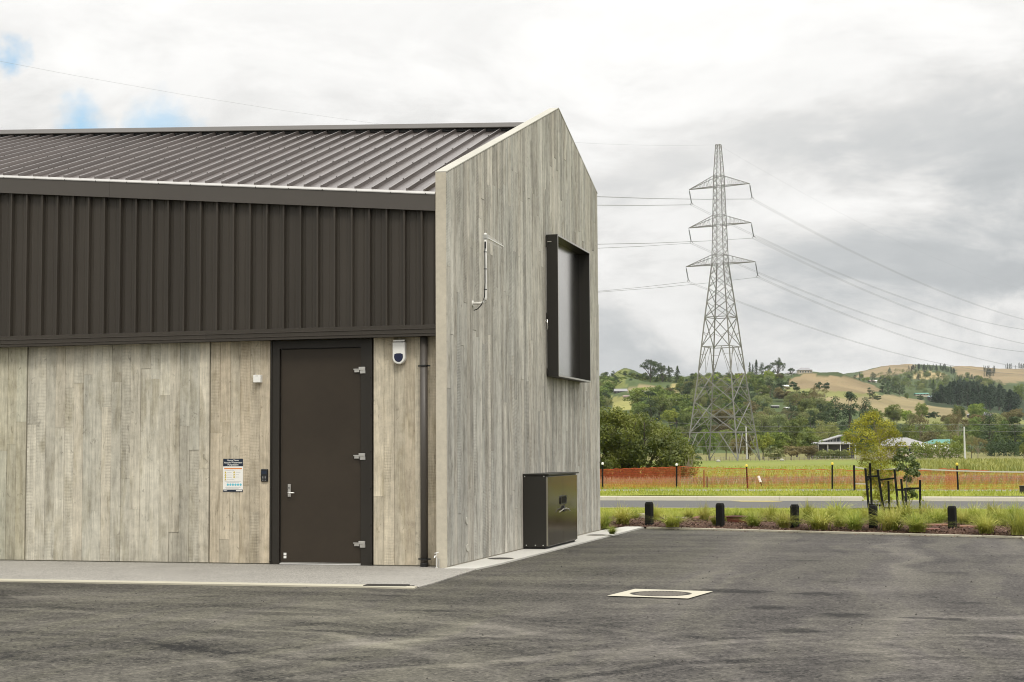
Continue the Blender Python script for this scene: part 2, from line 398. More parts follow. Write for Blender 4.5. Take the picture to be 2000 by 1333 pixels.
def asphalt_mat():
    """worn chip asphalt: stone grain, tyre-polished streaks along the ways cars turn, pale worn lanes, oil and damp marks"""
    m, t, b = newmat('worn_asphalt'); p = t.pos(); x, y, z = t.xyz(p)
    wn = t.noise(p, 0.35, 4, 0.55, col=True)
    off = t.vm('SCALE', t.vm('SUBTRACT', wn, (0.5, 0.5, 0.5))); off.node.inputs['Scale'].default_value = 1.6
    wx, wy, wz = t.xyz(t.vm('ADD', p, off))
    def polar(cx, cy, fr, fa, seed):
        a = t.m('SUBTRACT', wx, cx); c = t.m('SUBTRACT', wy, cy)
        r = t.m('SQRT', t.m('ADD', t.m('MULTIPLY', a, a), t.m('MULTIPLY', c, c)))
        th = t.m('ARCTAN2', c, a)
        return t.noise(t.comb(t.m('MULTIPLY', r, fr), t.m('MULTIPLY', th, fa), seed), 1.0, 4, 0.5), r
    A, rA = polar(-9.5, 6.0, 4.6, 1.3, 1.0)
    B, rB = polar(1.5, 8.0, 4.2, 1.3, 5.0)
    H = t.noise(t.comb(t.m('MULTIPLY', wx, 0.35), t.m('MULTIPLY', wy, 1.7), 0), 1.0, 4, 0.5)
    V = t.noise(t.comb(t.m('MULTIPLY', wx, 2.6), t.m('MULTIPLY', wy, 0.16), 2.0), 1.0, 4, 0.5)
    big = t.noise(p, 0.5, 5, 0.6)
    left = t.sm(x, -5.0, -1.5, 1.0, 0.0); near = t.sm(y, 13.0, 19.0, 1.0, 0.0)
    c_ = lambda n, lo=0.34, hi=0.66: t.m('SUBTRACT', t.sm(n, lo, hi), 0.5)
    k = t.m('ADD', 0.80, t.m('MULTIPLY', c_(big), 0.26))
    k = t.m('ADD', k, t.m('MULTIPLY', c_(H), t.m('ADD', 0.14, t.m('MULTIPLY', left, 0.26))))
    k = t.m('ADD', k, t.m('MULTIPLY', c_(A), t.m('MULTIPLY', near, 0.30)))
    k = t.m('ADD', k, t.m('MULTIPLY', c_(B), t.m('MULTIPLY', near, 0.30)))
    k = t.m('ADD', k, t.m('MULTIPLY', c_(V), t.m('SUBTRACT', 0.30, t.m('MULTIPLY', left, 0.22))))
    # pale worn lanes
    for (ax, ay, bx, by, wd, am) in ((-0.85, 30, -0.25, 10, .34, .30), (-3.3, 30, -2.7, 17, .42, .24), (-2.75, 17, -2.3, 11, .30, .24), (-4.9, 12, -3.4, 16.8, .25, .22), (-5.4, 10, -3.9, 14.5, .22, .20), (1.0, 30, 1.7, 12, .4, .16)):
        L = sqrt((bx-ax)**2+(by-ay)**2); nx, ny = -(by-ay)/L, (bx-ax)/L; ux, uy = (bx-ax)/L, (by-ay)/L
        dd = t.m('ABSOLUTE', t.m('ADD', t.m('MULTIPLY', t.m('SUBTRACT', wx, ax), nx), t.m('MULTIPLY', t.m('SUBTRACT', wy, ay), ny)))
        al = t.m('ADD', t.m('MULTIPLY', t.m('SUBTRACT', x, ax), ux), t.m('MULTIPLY', t.m('SUBTRACT', y, ay), uy))
        f = t.m('MULTIPLY', t.sm(dd, wd*.25, wd*1.5, 1.0, 0.0), t.m('MULTIPLY', t.sm(al, -1.0, 1.5), t.sm(al, L-1.5, L+1.0, 1.0, 0.0)))
        k = t.m('ADD', k, t.m('MULTIPLY', f, t.m('ADD', am*.5, t.m('MULTIPLY', V, am))))
    # single tyre sweeps where cars swing round to the bay
    for (cx_, cy_, rr2, wd, am) in ((-9.5, 6.0, 8.2, .11, .34), (-9.5, 6.0, 9.75, .12, .30), (-9.5, 6.0, 6.9, .10, -.30), (1.5, 8.0, 6.2, .12, .32), (1.5, 8.0, 7.7, .12, .28), (1.5, 8.0, 5.0, .10, -.26), (-4.0, 22.5, 9.3, .10, -.28), (-4.0, 22.5, 10.8, .10, -.22)):
        a = t.m('SUBTRACT', wx, cx_); c2 = t.m('SUBTRACT', wy, cy_)
        rad = t.m('SQRT', t.m('ADD', t.m('MULTIPLY', a, a), t.m('MULTIPLY', c2, c2)))
        f = t.sm(t.m('ABSOLUTE', t.m('SUBTRACT', rad, rr2)), wd*.5, wd*1.6, 1.0, 0.0)
        f = t.m('MULTIPLY', f, t.m('MULTIPLY', t.sm(y, 15.5, 18.5, 1.0, 0.0), t.sm(big, 0.36, 0.56)))
        k = t.m('ADD', k, t.m('MULTIPLY', f, am*1.5))
    # stone grain
    g1 = t.noise(p, 11, 6, 0.8); g2 = t.noise(p, 42, 4, 0.75)
    vo = t.node('ShaderNodeTexVoronoi'); t.put(vo.inputs['Vector'], p); vo.inputs['Scale'].default_value = 34
    k = t.m('ADD', k, t.m('MULTIPLY', t.m('SUBTRACT', g1, 0.5), 0.8))
    k = t.m('ADD', k, t.m('MULTIPLY', t.m('SUBTRACT', g2, 0.5), 2.2))
    k = t.m('ADD', k, t.m('MULTIPLY', t.sm(t.xyz(vo.outputs['Color'])[0], 0.66, 0.90), 0.42))
    k = t.m('SUBTRACT', k, t.m('MULTIPLY', t.sm(t.xyz(vo.outputs['Color'])[1], 0.60, 0.9), 0.32))
    ed = t.noise(p, 9.0, 5, 0.7)
    spots = [(-2.42, 18.02, .42, .17), (-2.10, 17.95, .35, .14), (-1.33, 17.85, .34, .15), (-1.66, 16.2, .25, .13), (-0.90, 15.62, .30, .13), (-1.23, 14.2, .28, .13),
             (-0.05, 15.5, .42, .07), (0.10, 15.42, .22, .06), (-1.85, 23.1, .40, .12), (0.10, 21.2, .4, .10), (-1.25, 19.5, .25, .09), (0.28, 17.1, .28, .08),
             (-7.9, 16.2, .30, .07), (-6.3, 14.6, .8, .10), (-4.9, 15.2, .5, .08), (-9.0, 13.2, .9, .12), (-5.9, 16.7, .3, .05)]
    acc = None
    for i, (sx, sy, rx, ry) in enumerate(spots):
        d = t.m('ADD', t.m('POWER', t.m('DIVIDE', t.m('SUBTRACT', x, sx), rx), 2.0), t.m('POWER', t.m('DIVIDE', t.m('SUBTRACT', y, sy), ry*2.0), 2.0))
        d = t.m('ADD', d, t.m('MULTIPLY', t.m('SUBTRACT', ed, 0.5), 3.4))
        f = t.m('MULTIPLY', t.sm(d, 0.0, 0.95, 1.0, 0.0), 0.72 if i < 8 else 0.45)
        acc = f if acc is None else t.m('MAXIMUM', acc, f)
    k = t.m('MULTIPLY', k, t.m('SUBTRACT', 1.0, acc))
    k = t.m('MAXIMUM', k, 0.10)
    hue = t.m('ADD', t.m('MULTIPLY', left, 0.6), t.m('MULTIPLY', t.sm(V, 0.4, 0.62), 0.5))
    c = t.mix(t.m('MINIMUM', hue, 1.0), (0.092, 0.083, 0.074, 1), (0.096, 0.089, 0.069, 1))
    yl = t.sm(t.noise(p, 3.3, 4, 0.6), 0.72, 0.77)
    c = t.mix(t.m('MULTIPLY', yl, 0.3), c, (0.2, 0.15, 0.03, 1))
    t.put(b.inputs['Base Color'], t.scale(c, k))
    b.inputs['Roughness'].default_value = 0.88; b.inputs['Specular IOR Level'].default_value = 0.25
    t.put(b.inputs['Normal'], t.bump(t.m('ADD', g1, g2), 0.8, 0.012))
    return m
M['asphalt'] = asphalt_mat()
M['road'] = concrete('road_asphalt', (0.10, 0.098, 0.092), 0.18, 0.5, 0.4)
def soil(name, c1, c2, sc):
    m, t, b = newmat(name); p = t.pos()
    n = t.noise(p, sc, 6, 0.65); n2 = t.noise(p, sc*9, 4, 0.6)
    t.put(b.inputs['Base Color'], t.mix(t.sm(t.m('ADD', t.m('MULTIPLY', n, 0.6), t.m('MULTIPLY', n2, 0.4)), 0.35, 0.65), (*c1, 1), (*c2, 1)))
    b.inputs['Roughness'].default_value = 0.95; b.inputs['Specular IOR Level'].default_value = 0.1
    t.put(b.inputs['Normal'], t.bump(n2, 0.8, 0.02))
    return m
M['mulch'] = soil('bark_mulch', (0.055, 0.030, 0.022), (0.13, 0.075, 0.052), 9)
M['lawn'] = soil('lawn_soil', (0.15, 0.185, 0.024), (0.26, 0.27, 0.055), 1.2)
M['verge'] = soil('verge_soil', (0.15, 0.19, 0.024), (0.25, 0.26, 0.055), 0.8)
M['earth'] = soil('far_ground', (0.10, 0.11, 0.035), (0.15, 0.14, 0.06), 0.05)
def chip_mat():
    m, t, b = newmat('bark_chips'); n = t.noise(t.pos(), 22, 3)
    t.put(b.inputs['Base Color'], t.mix(t.sm(n, 0.35, 0.68), (0.05, 0.026, 0.018, 1), (0.23, 0.145, 0.10, 1)))
    b.inputs['Roughness'].default_value = 0.9; return m
M['chips'] = chip_mat()

def leaf_mat(name, c1, c2, scale=1.0, trans=0.35, objvar=0.25, rough=0.55):
    """leaves: two tones by clump, each plant a little different, some light through the blade"""
    m, t, b = newmat(name)
    m.node_tree.nodes.remove(b)
    p = t.pos(); n = t.noise(p, scale, 4, 0.6); n2 = t.noise(p, scale*7, 3, 0.6)
    f = t.sm(t.m('ADD', t.m('MULTIPLY', n, 0.65), t.m('MULTIPLY', n2, 0.35)), 0.36, 0.64)
    c = t.mix(f, (*c1, 1), (*c2, 1))
    if objvar:
        r = t.rand()
        c = t.scale(c, t.m('ADD', 1-objvar, t.m('MULTIPLY', r, 2*objvar)))
        hs = t.node('ShaderNodeHueSaturation'); hs.inputs['Value'].default_value = 1.0
        t.put(hs.inputs['Hue'], t.m('ADD', 0.485, t.m('MULTIPLY', t.m('FRACT', t.m('MULTIPLY', r, 9.17)), 0.03)))
        t.put(hs.inputs['Color'], c); c = hs.outputs[0]
    d = t.node('ShaderNodeBsdfDiffuse'); tr = t.node('ShaderNodeBsdfTranslucent'); g = t.node('ShaderNodeBsdfGlossy')
    g.inputs['Roughness'].default_value = rough
    t.put(d.inputs[0], c); t.put(tr.inputs[0], c); t.put(g.inputs[0], (0.9, 0.9, 0.85, 1))
    ms = t.node('ShaderNodeMixShader'); ms.inputs[0].default_value = trans
    t.l.new(d.outputs[0], ms.inputs[1]); t.l.new(tr.outputs[0], ms.inputs[2])
    ms2 = t.node('ShaderNodeMixShader'); ms2.inputs[0].default_value = 0.035
    t.l.new(ms.outputs[0], ms2.inputs[1]); t.l.new(g.outputs[0], ms2.inputs[2])
    t.l.new(ms2.outputs[0], t.n['Material Output'].inputs[0])
    return m
M['lf_broad'] = leaf_mat('broadleaf', (0.085, 0.135, 0.022), (0.21, 0.255, 0.045), 0.35)
M['lf_bright'] = leaf_mat('bright_leaf', (0.14, 0.21, 0.022), (0.32, 0.37, 0.045), 0.35)
M['lf_olive'] = leaf_mat('olive_leaf', (0.14, 0.17, 0.05), (0.28, 0.30, 0.10), 0.35)
M['lf_dark'] = leaf_mat('dark_evergreen', (0.028, 0.056, 0.020), (0.078, 0.115, 0.034), 0.3, 0.2)
M['lf_pine'] = leaf_mat('pine_needles', (0.022, 0.045, 0.024), (0.048, 0.082, 0.038), 0.2, 0.2)
M['lf_brown'] = leaf_mat('brownish_leaf', (0.11, 0.092, 0.034), (0.22, 0.19, 0.066), 0.35)
M['lf_near'] = leaf_mat('spreading_tree_leaf', (0.060, 0.088, 0.014), (0.205, 0.225, 0.032), 0.8, 0.35, 0.0)
M['lf_sap'] = leaf_mat('yellow_green_leaf', (0.20, 0.20, 0.016), (0.44, 0.42, 0.03), 2.0, 0.4, 0.0)
M['lf_sap2'] = leaf_mat('deep_green_leaf', (0.06, 0.095, 0.022), (0.14, 0.18, 0.05), 4.0, 0.35, 0.0)
M['tussock'] = leaf_mat('tussock_blade', (0.215, 0.265, 0.030), (0.52, 0.50, 0.125), 3.0, 0.4, 0.12)
M['blade'] = leaf_mat('lawn_blade', (0.23, 0.28, 0.022), (0.46, 0.47, 0.075), 0.9, 0.4, 0.0)
M['seed'] = leaf_mat('seeding_grass', (0.27, 0.19, 0.125), (0.40, 0.31, 0.18), 0.7, 0.3, 0.0)
M['drygrass'] = leaf_mat('rank_grass', (0.19, 0.22, 0.045), (0.36, 0.35, 0.09), 0.5, 0.35, 0.0)
M['bark'] = plain('bark', (0.10, 0.085, 0.065), 0.9, 0, 0.35, 5, 0.5)
M['twig'] = plain('pale_twig', (0.26, 0.22, 0.16), 0.9, 0, 0.3, 5)

# ================================================================== GROUND NEAR THE BUILDING
GX, WY = -6.493, 20.866          # outer face of the gable wall, plane of the long wall
CK_A, CK_B = (-5.79, 31.95), (1.42, 29.46)      # far kerb of the parking bay
def ck(x): return CK_A[1]+(x-CK_A[0])*(CK_B[1]-CK_A[1])/(CK_B[0]-CK_A[0])

g = MB(); g.add([(-4500, -4500, -0.9), (4500, -4500, -0.9), (4500, 4500, -0.9), (-4500, 4500, -0.9)], [(0, 1, 2, 3)])
struct(g.build('ground', M['earth']))
# asphalt yard with its own polygon
g = MB()
yard = [(-40, -30), (40, -30), (40, 26), (1.43, 28.4), CK_B, CK_A, (-5.865, 32.1), (-6.05, 20.70), (-6.0, 17.60), (-40, 17.05)]
g.add([(x, y, 0.0) for x, y in yard]+[(x, y, -0.4) for x, y in yard],
      [tuple(range(10))]+[(i, i+10, (i+1) % 10+10, (i+1) % 10) for i in range(10)])
struct(g.build('asphalt_yard', M['asphalt']))
# exposed aggregate apron in front of the long wall, with its pale edging strip
ap = struct(MB().prism([(-40, 17.32), (-6.55, 17.84), (-6.08, 17.93), (-5.93, 17.70), (-5.93, 18.2), (-6.05, 20.50), (-6.40, 20.43), (-6.40, 20.86), (-40, 20.86)], 'z', -0.3, 0.012).build('apron_path', M['apron']))
MB().prism([(-40, 17.07), (-6.60, 17.57), (-5.92, 17.50), (-5.95, 17.70), (-6.62, 17.83), (-40, 17.31)], 'z', -0.3, 0.018).build('edging_strip', M['kerb'], ap)
st = struct(MB().prism([(-6.49, 20.44), (-6.05, 20.50), (-5.99, 21.5), (-5.90, 32.0), (-5.88, 32.20), (-6.12, 32.56), (-6.30, 32.32), (-6.47, 30.9), (-6.49, 30.8)], 'z', -0.3, 0.022).build('concrete_path', M['strip']))
# flush round covers in the concrete path
for (x, y, r, lab) in ((-6.24, 22.43, 0.185, 'round flush cover in the pale path nearest the building corner'), (-6.19, 28.96, 0.18, 'round flush cover in the pale path beyond the cabinet')):
    o = thing('service_cover', lab, 'cover', (x, y, 0.022), 0, 'flush covers in the concrete path')
    MB().lathe([(r, -0.05), (r, 0.004), (r-0.012, 0.006), (0.001, 0.006)], 28).build('lid', M['iron'], o)
    MB().lathe([(r+0.016, -0.05), (r+0.016, 0.003), (r+0.002, 0.003), (r+0.002, -0.05)], 28).build('rim', M['core'], o)
# drain grate at the end of the edging strip
dr = thing('drain_grate', 'dark slotted drain grate set in the pale edging strip before the door', 'drain', (-6.35, 17.75, 0.02), radians(6))
f = MB(); f.box(-.26, .26, -.10, -.085, -.08, .006); f.box(-.26, .26, .085, .10, -.08, .006); f.box(-.26, -.245, -.085, .085, -.08, .006); f.box(.245, .26, -.085, .085, -.08, .006)
f.build('rim', M['iron'], dr)
MB().box(-.245, .245, -.085, .085, -.08, -.05).build('pit', M['gasket'], dr)
b0 = MB().box(-.008, .008, -.085, .085, -.03, .003).build('slat', M['iron'], dr); b0.location.x = -.22
for i in range(1, 15):
    c = b0.copy(); link(c, dr); c.location.x = -.22+i*.0315
# manhole with its square concrete surround
mh = thing('manhole', 'round iron manhole cover in a square pale concrete surround on the asphalt', 'manhole', (-3.0, 17.42, 0.004), radians(-9))
th = [2*pi*i/40 for i in range(40)]
q = []
for a in th:
    k = 1/max(abs(cos(a)), abs(sin(a))); q.append((cos(a)*k*.465, sin(a)*k*.46))
vs = [(x, y, .008) for x, y in q]+[(cos(a)*.345, sin(a)*.345, .008) for a in th]+[(cos(a)*.345, sin(a)*.345, -.06) for a in th]
MB().add(vs, [(i, (i+1) % 40, (i+1) % 40+40, i+40) for i in range(40)]+[(i+40, (i+1) % 40+40, (i+1) % 40+80, i+80) for i in range(40)]).build('surround', M['pad'], mh)
MB().lathe([(.335, -.06), (.335, .004), (.322, .006), (.318, .002), (.001, .002)], 36).build('lid', M['iron'], mh)
f = MB()
for ix in range(-8, 9):
    for iy in range(-8, 9):
        if ix*ix+iy*iy < 62: f.box(ix*.036-.010, ix*.036+.010, iy*.036-.010, iy*.036+.010, .001, .007)
stuff(f.build('tread_pattern', M['tread'], mh))
# far kerb of the parking bay, one length per casting
dirk = Vector((CK_B[0]-CK_A[0], CK_B[1]-CK_A[1])); L = dirk.length; dirk /= L; nk = Vector((-dirk.y, dirk.x))
kb = struct(thing('kerb', None, None)); kb['kind'] = 'structure'
n = 5
for i in range(n+4):
    a = Vector(CK_A)+dirk*(i*L/n+.004) - dirk*.0; b = Vector(CK_A)+dirk*((i+1)*L/n-.004)
    if i >= n:   # the return towards the viewer at the right-hand end of the bay
        j = i-n; d2 = Vector((0.02, -1.0)); a = Vector(CK_B)+Vector((.0, .08))+d2*(j*1.5); b = a+d2*1.492; nn = Vector((1, .02))
    else: nn = nk
    MB().prism([tuple(a), tuple(b), tuple(b+nn*.12), tuple(a+nn*.12)], 'z', -.3, .035).build('kerb_stone', M['kerb'], kb, 0.008)
# planting bed and lawn
bed = [(-6.30, 32.33), (-6.10, 32.57), (-5.87, 32.2), CK_A]+[(-5.79+7.21*i/6, ck(-5.79+7.21*i/6)) for i in range(1, 7)]
bx0 = [(-5.79+7.21*i/24+nk.x*.12, ck(-5.79+7.21*i/24)+nk.y*.12) for i in range(25)]
v = []; fcs = []
xs = np.linspace(-14, 7, 90); ys = np.linspace(0, 1, 26)
def bed_near(x): return ck(x)+.10 if x > -5.85 else (32.35 if x > -6.5 else 30.9)
def bed_far(x): return 35.9+0.35*sin(x*.9)-max(0, x+1.5)*.85 if x < 1.0 else 33.7+0.2*sin(x*2)
for x in xs:
    for t_ in ys:
        y = bed_near(x)+(bed_far(x)-bed_near(x))*t_
        v.append((x, y, 0.02+.045*min(1, t_*5)+.02*sin(x*5+y*3)*min(1, t_*4)))
for i in range(len(xs)-1):
    for j in range(len(ys)-1):
        a = i*len(ys)+j; fcs.append((a, a+len(ys), a+len(ys)+1, a+1))
struct(link(bpy.data.objects.new('planting_bed', npmesh('planting_bed', v, fcs, M['mulch'], True))))
# bark chips
N = 9000
cx = NR.uniform(-8, 4, N); tt = NR.uniform(0, 1, N)**1.2
nearv = np.array([bed_near(x) for x in cx]); farv = np.array([bed_far(x) for x in cx]); cyy = nearv+.03+(farv-nearv)*tt
czz = 0.02+.045*np.minimum(1, tt*5)+.02*np.sin(cx*5+cyy*3)*np.minimum(1, tt*4)
def quads(c, n, size, aspect=0.5, up=None, axis=None):
    """diamond leaf faces at c with normals n"""
    n = n/np.linalg.norm(n, axis=1, keepdims=True)
    r = NR.normal(size=c.shape) if axis is None else axis+NR.normal(size=c.shape)*.25
    u = np.cross(n, r); u /= np.linalg.norm(u, axis=1, keepdims=True)+1e-9
    w = np.cross(n, u)
    if axis is not None: u, w = w, u
    s = size[:, None] if hasattr(size, '__len__') else size
    V = np.stack([c+u*s, c+w*s*aspect, c-u*s, c-w*s*aspect], 1).reshape(-1, 3)
    F = np.arange(len(c)*4).reshape(-1, 4)
    return V, F
nn = NR.normal(size=(N, 3))*.55+np.array([0, 0, 1])
V, F = quads(np.stack([cx, cyy, czz+NR.uniform(.005, .03, N)], 1), nn, NR.uniform(.012, .04, N), .45)
sx_ = NR.uniform(-5.7, 1.4, 260); sy_ = np.array([ck(x) for x in sx_])+.16-np.abs(NR.normal(0, .22, 260)); V2, F2 = quads(np.stack([sx_, sy_, np.where(sy_ > np.array([ck(x) for x in sx_]), .045, .008)], 1), NR.normal(size=(260, 3))*.3+np.array([0, 0, 1]), NR.uniform(.012, .035, 260), .45)
V = np.concatenate([V, V2]); F = np.concatenate([F, F2+F.max()+1])
stuff(link(bpy.data.objects.new('bark_chips', npmesh('bark_chips', V, F, M['chips']))))
# loose stones on the asphalt
N = 420; f = MB()
for i in range(N):
    x, y = rnd.uniform(-10, 3), rnd.uniform(10, 29); r = rnd.uniform(.004, .012)*(1.5 if rnd.random() < .1 else 1)
    f.add([(x+r, y, 0), (x, y+r*.8, 0), (x-r*1.1, y, 0), (x, y-r, 0), (x, y, r*1.1)], [(0, 1, 4), (1, 2, 4), (2, 3, 4), (3, 0, 4)])
stuff(f.build('loose_gravel', M['iron']))

# lawn between bed and road, road, far kerb, verge, path
def sheet(name, x0, x1, fy0, fy1, z, mat, nx=60, ny=14, amp=.02):
    v = []; fc = []
    for i in range(nx):
        x = x0+(x1-x0)*i/(nx-1); a, b = fy0(x), fy1(x)
        for j in range(ny):
            y = a+(b-a)*j/(ny-1); v.append((x, y, z+amp*sin(x*2.1+y*1.3)*sin(y*2.7-x)))
    for i in range(nx-1):
        for j in range(ny-1):
            a = i*ny+j; fc.append((a, a+ny, a+ny+1, a+1))
    return struct(link(bpy.data.objects.new(name, npmesh(name, v, fc, mat, True))))
sheet('lawn', -40, 30, lambda x: bed_far(min(max(x, -14), 7))-.25, lambda x: 42.9, .022, M['lawn'], amp=.012)
sheet('lawn_strip', -40, -6.52, lambda x: 30.85, lambda x: bed_far(max(x, -14))-.2, .03, M['lawn'], 20, 6)
sheet('lawn_corner', 1.62, 30, lambda x: 24.0, lambda x: bed_far(min(x, 7)), .03, M['lawn'], 20, 6)
g = MB(); g.add([(-90, 42.9, .0), (90, 42.9, .0), (90, 50.2, .0), (-90, 50.2, .0)], [(0, 1, 2, 3)])
struct(g.build('road', M['road']))
kn = struct(thing('near_road_kerb', None, None)); kf = struct(thing('far_road_kerb', None, None))
KH = .13
for i in range(24):
    x = -36+i*2.6
    MB().prism([(42.9, -.3), (43.10, -.3), (43.10, .008), (43.07, .028), (42.9, .034)], 'x', x+.004, x+2.596).build('kerb_stone', M['kerb'], kn)
    for a, b2 in ((x+.004, min(x+2.596, -2.2)), (max(x+.004, -.45), x+2.596)):
        if b2-a > .05: MB().prism([(49.70, -.2), (49.95, -.2), (49.95, .0), (49.99, KH-.02), (50.02, KH), (50.42, KH), (50.42, -.2)], 'x', a, b2).build('kerb_stone', M['kerb'], kf)
MB().prism([(49.70, .03), (49.90, .035), (49.90, -.2), (49.70, -.2)], 'x', -2.2, -.45).build('dropped_kerb', M['kerb'], kf)
MB().prism([(49.90, .03), (50.46, .15), (50.46, -.2), (49.90, -.2)], 'x', -2.25, -.40).build('crossing_ramp', M['verge'], kf)
mk = MB(); mk.add([(-5.9, 49.2, .004), (-4.6, 49.2, .004), (-5.0, 49.68, .004), (-6.3, 49.68, .004)], [(0, 1, 2, 3)])
tag(mk.build('road_marking', M['yellow']), None, None, None, 'structure')
def pathy(x): return 57.3+.02*x
sheet('verge', -60, 40, lambda x: 50.4, lambda x: pathy(x)-1.0, .14, M['verge'], 60, 10)
sheet('footpath', -60, 40, lambda x: pathy(x)-1.05, lambda x: pathy(x)+1.0, .145, M['path'], 60, 4, .006)
sheet('far_verge', -60, 40, lambda x: pathy(x)+.95, lambda x: 66.0, .145, M['verge'], 60, 12)

# grass blades -------------------------------------------------------------
def blades(name, px, py, pz, h, w, lean, mat):
    n = len(px); a = NR.uniform(0, 2*pi, n); l = NR.uniform(.2, 1, n)*lean
    dx, dy = np.cos(a), np.sin(a); tx, ty = -dy*w, dx*w
    b0 = np.stack([px-tx, py-ty, pz], 1); b1 = np.stack([px+tx, py+ty, pz], 1)
    m0 = np.stack([px-tx*.7+dx*l*h*.35, py-ty*.7+dy*l*h*.35, pz+h*.6], 1); m1 = np.stack([px+tx*.7+dx*l*h*.35, py+ty*.7+dy*l*h*.35, pz+h*.6], 1)
    tp = np.stack([px+dx*l*h, py+dy*l*h, pz+h*(1-.25*l)], 1)
    V = np.stack([b0, b1, m1, m0, tp], 1).reshape(-1, 3); i = np.arange(n)[:, None]*5
    F = np.concatenate([i+np.array([[0, 1, 2, 3]]), np.concatenate([i+3, i+2, i+4, i+4], 1)], 0)
    tri = F[n:, :3]; q = F[:n]
    me = bpy.data.meshes.new(name)
    me.vertices.add(len(V)); me.vertices.foreach_set('co', V.astype(np.float32).ravel())
    loops = np.concatenate([q.ravel(), tri.ravel()]).astype(np.int32)
    me.loops.add(len(loops)); me.loops.foreach_set('vertex_index', loops)
    me.polygons.add(2*n)
    me.polygons.foreach_set('loop_start', np.concatenate([np.arange(n)*4, 4*n+np.arange(n)*3]).astype(np.int32))
    me.polygons.foreach_set('loop_total', np.concatenate([np.full(n, 4), np.full(n, 3)]).astype(np.int32))
    me.update(calc_edges=True); me.materials.append(mat)
    return stuff(link(bpy.data.objects.new(name, me)))
def clumpy(n, x0, x1, y0, y1, k=70, spread=.5):
    c = np.stack([NR.uniform(x0, x1, k), NR.uniform(y0, y1, k)], 1)[NR.integers(0, k, n)]
    u = np.stack([NR.uniform(x0, x1, n), NR.uniform(y0, y1, n)], 1)
    pick = NR.random(n) < .45
    p = np.where(pick[:, None], c+NR.normal(size=(n, 2))*spread, u)
    return np.clip(p[:, 0], x0, x1), np.clip(p[:, 1], y0, y1)
N = 46000
gx, gt = clumpy(N, -11, 5, 0, 1, 160, .12)
fy = np.array([bed_far(min(max(x, -14), 7)) for x in gx])-.15
gy = fy+(42.85-fy)*gt
blades('lawn_grass', gx, gy, np.full(N, .01), NR.uniform(.05, .16, N)*(1+.5*np.sin(gx*3)*np.cos(gy*2.2))*(1-.72*gt), NR.uniform(.004, .010, N), .8, M['blade'])
gx, gy = clumpy(9000, 1.7, 9, 24.2, 31, 60, .4)
blades('corner_grass', gx, gy, np.full(len(gx), .01), NR.uniform(.04, .12, len(gx)), NR.uniform(.004, .010, len(gx)), .8, M['blade'])
gx, gy = clumpy(36000, -20, 9, 50.45, 64.8, 160, .6)
ok = np.abs(gy-pathy(gx)) > 1.0+NR.normal(size=len(gx))*.06
gx, gy = gx[ok], gy[ok]
blades('verge_grass', gx, gy, np.full(len(gx), .12), NR.uniform(.05, .16, len(gx)), NR.uniform(.007, .016, len(gx)), .8, M['blade'])

# ================================================================== THE PUMP STATION
pump = thing('pump_station', 'board marked concrete building with dark ribbed metal cladding and a sharp gable end', 'building', (-6.493, 20.641, 0))
OX, OY = -6.493, 20.641
def loc(o):
    """children are modelled in world metres; shift them into the building's frame"""
    o.location = (-OX, -OY, 0); return o
def sub(o):
    return o     # grandchildren share the part's frame
def P(mb, name, mat, parent=None, bevel=0.0, smooth=False):
    o = mb.build(name, mat, parent or pump, bevel, smooth)
    if parent is None: loc(o)
    return o

XL = -19.0        # how far the long wall is built, well past the frame
# --- long wall: concrete panels with their board prints
panels = [(XL, -16.20), (-16.20, -13.19), (-13.19, -10.18), (-10.18, -9.225), (-7.665, -6.66)]
tints = [(1, 1, 1), (0.94, 0.96, 0.88), (1.05, 1.06, 1.03), (1.03, 0.97, 0.87), (1.10, 1.05, 0.95)]
BW = 0.1565
for pi_, ((x0, x1), tint) in enumerate(zip(panels, tints)):
    g = 0.006
    core = P(MB().box(x0+g, x1-g, WY+.012, WY+.20, -.3, 3.30), 'concrete_panel', M['core'])
    x = x0+g+.004; k = 0
    while x < x1-.03:
        xe = min(x+BW*rnd.uniform(.97, 1.03), x1-g-.004)
        if x1-g-.004-xe < .04: xe = x1-g-.004
        cuts = [0.026]
        z = rnd.uniform(.25, 3.6)
        while z < 2.95:
            cuts.append(z); z += rnd.uniform(1.5, 3.2)
        cuts.append(3.26)
        for a, b in zip(cuts[:-1], cuts[1:]):
            dpt = rnd.uniform(0, .009)
            o = MB().box(x+.0014, xe-.0014, WY-dpt, WY+.014, a+.0012, b-.0012).build('board', M['board'], core)
            v = rnd.uniform(.88, 1.07); w = rnd.uniform(-.010, .035)
            o.color = (tint[0]*v*(1+w), tint[1]*v, tint[2]*v*(1-w), 1)
        x = xe
MB_lin = P(MB().box(-9.225, -7.665, WY+.05, WY+.2, 3.19, 3.30), 'lintel', M['core'])
# inner core so the wall reads solid from behind, and the rear walls
P(MB().box(XL, -6.66, WY+.20, WY+.24, -.3, 5.0), 'inner_wall', M['core'])
P(MB().box(XL, -6.66, 30.55, 30.74, -.3, 6.5), 'rear_wall', M['core'])
P(MB().box(XL, XL+.19, WY+.24, 30.55, -.3, 6.5), 'end_wall', M['core'])

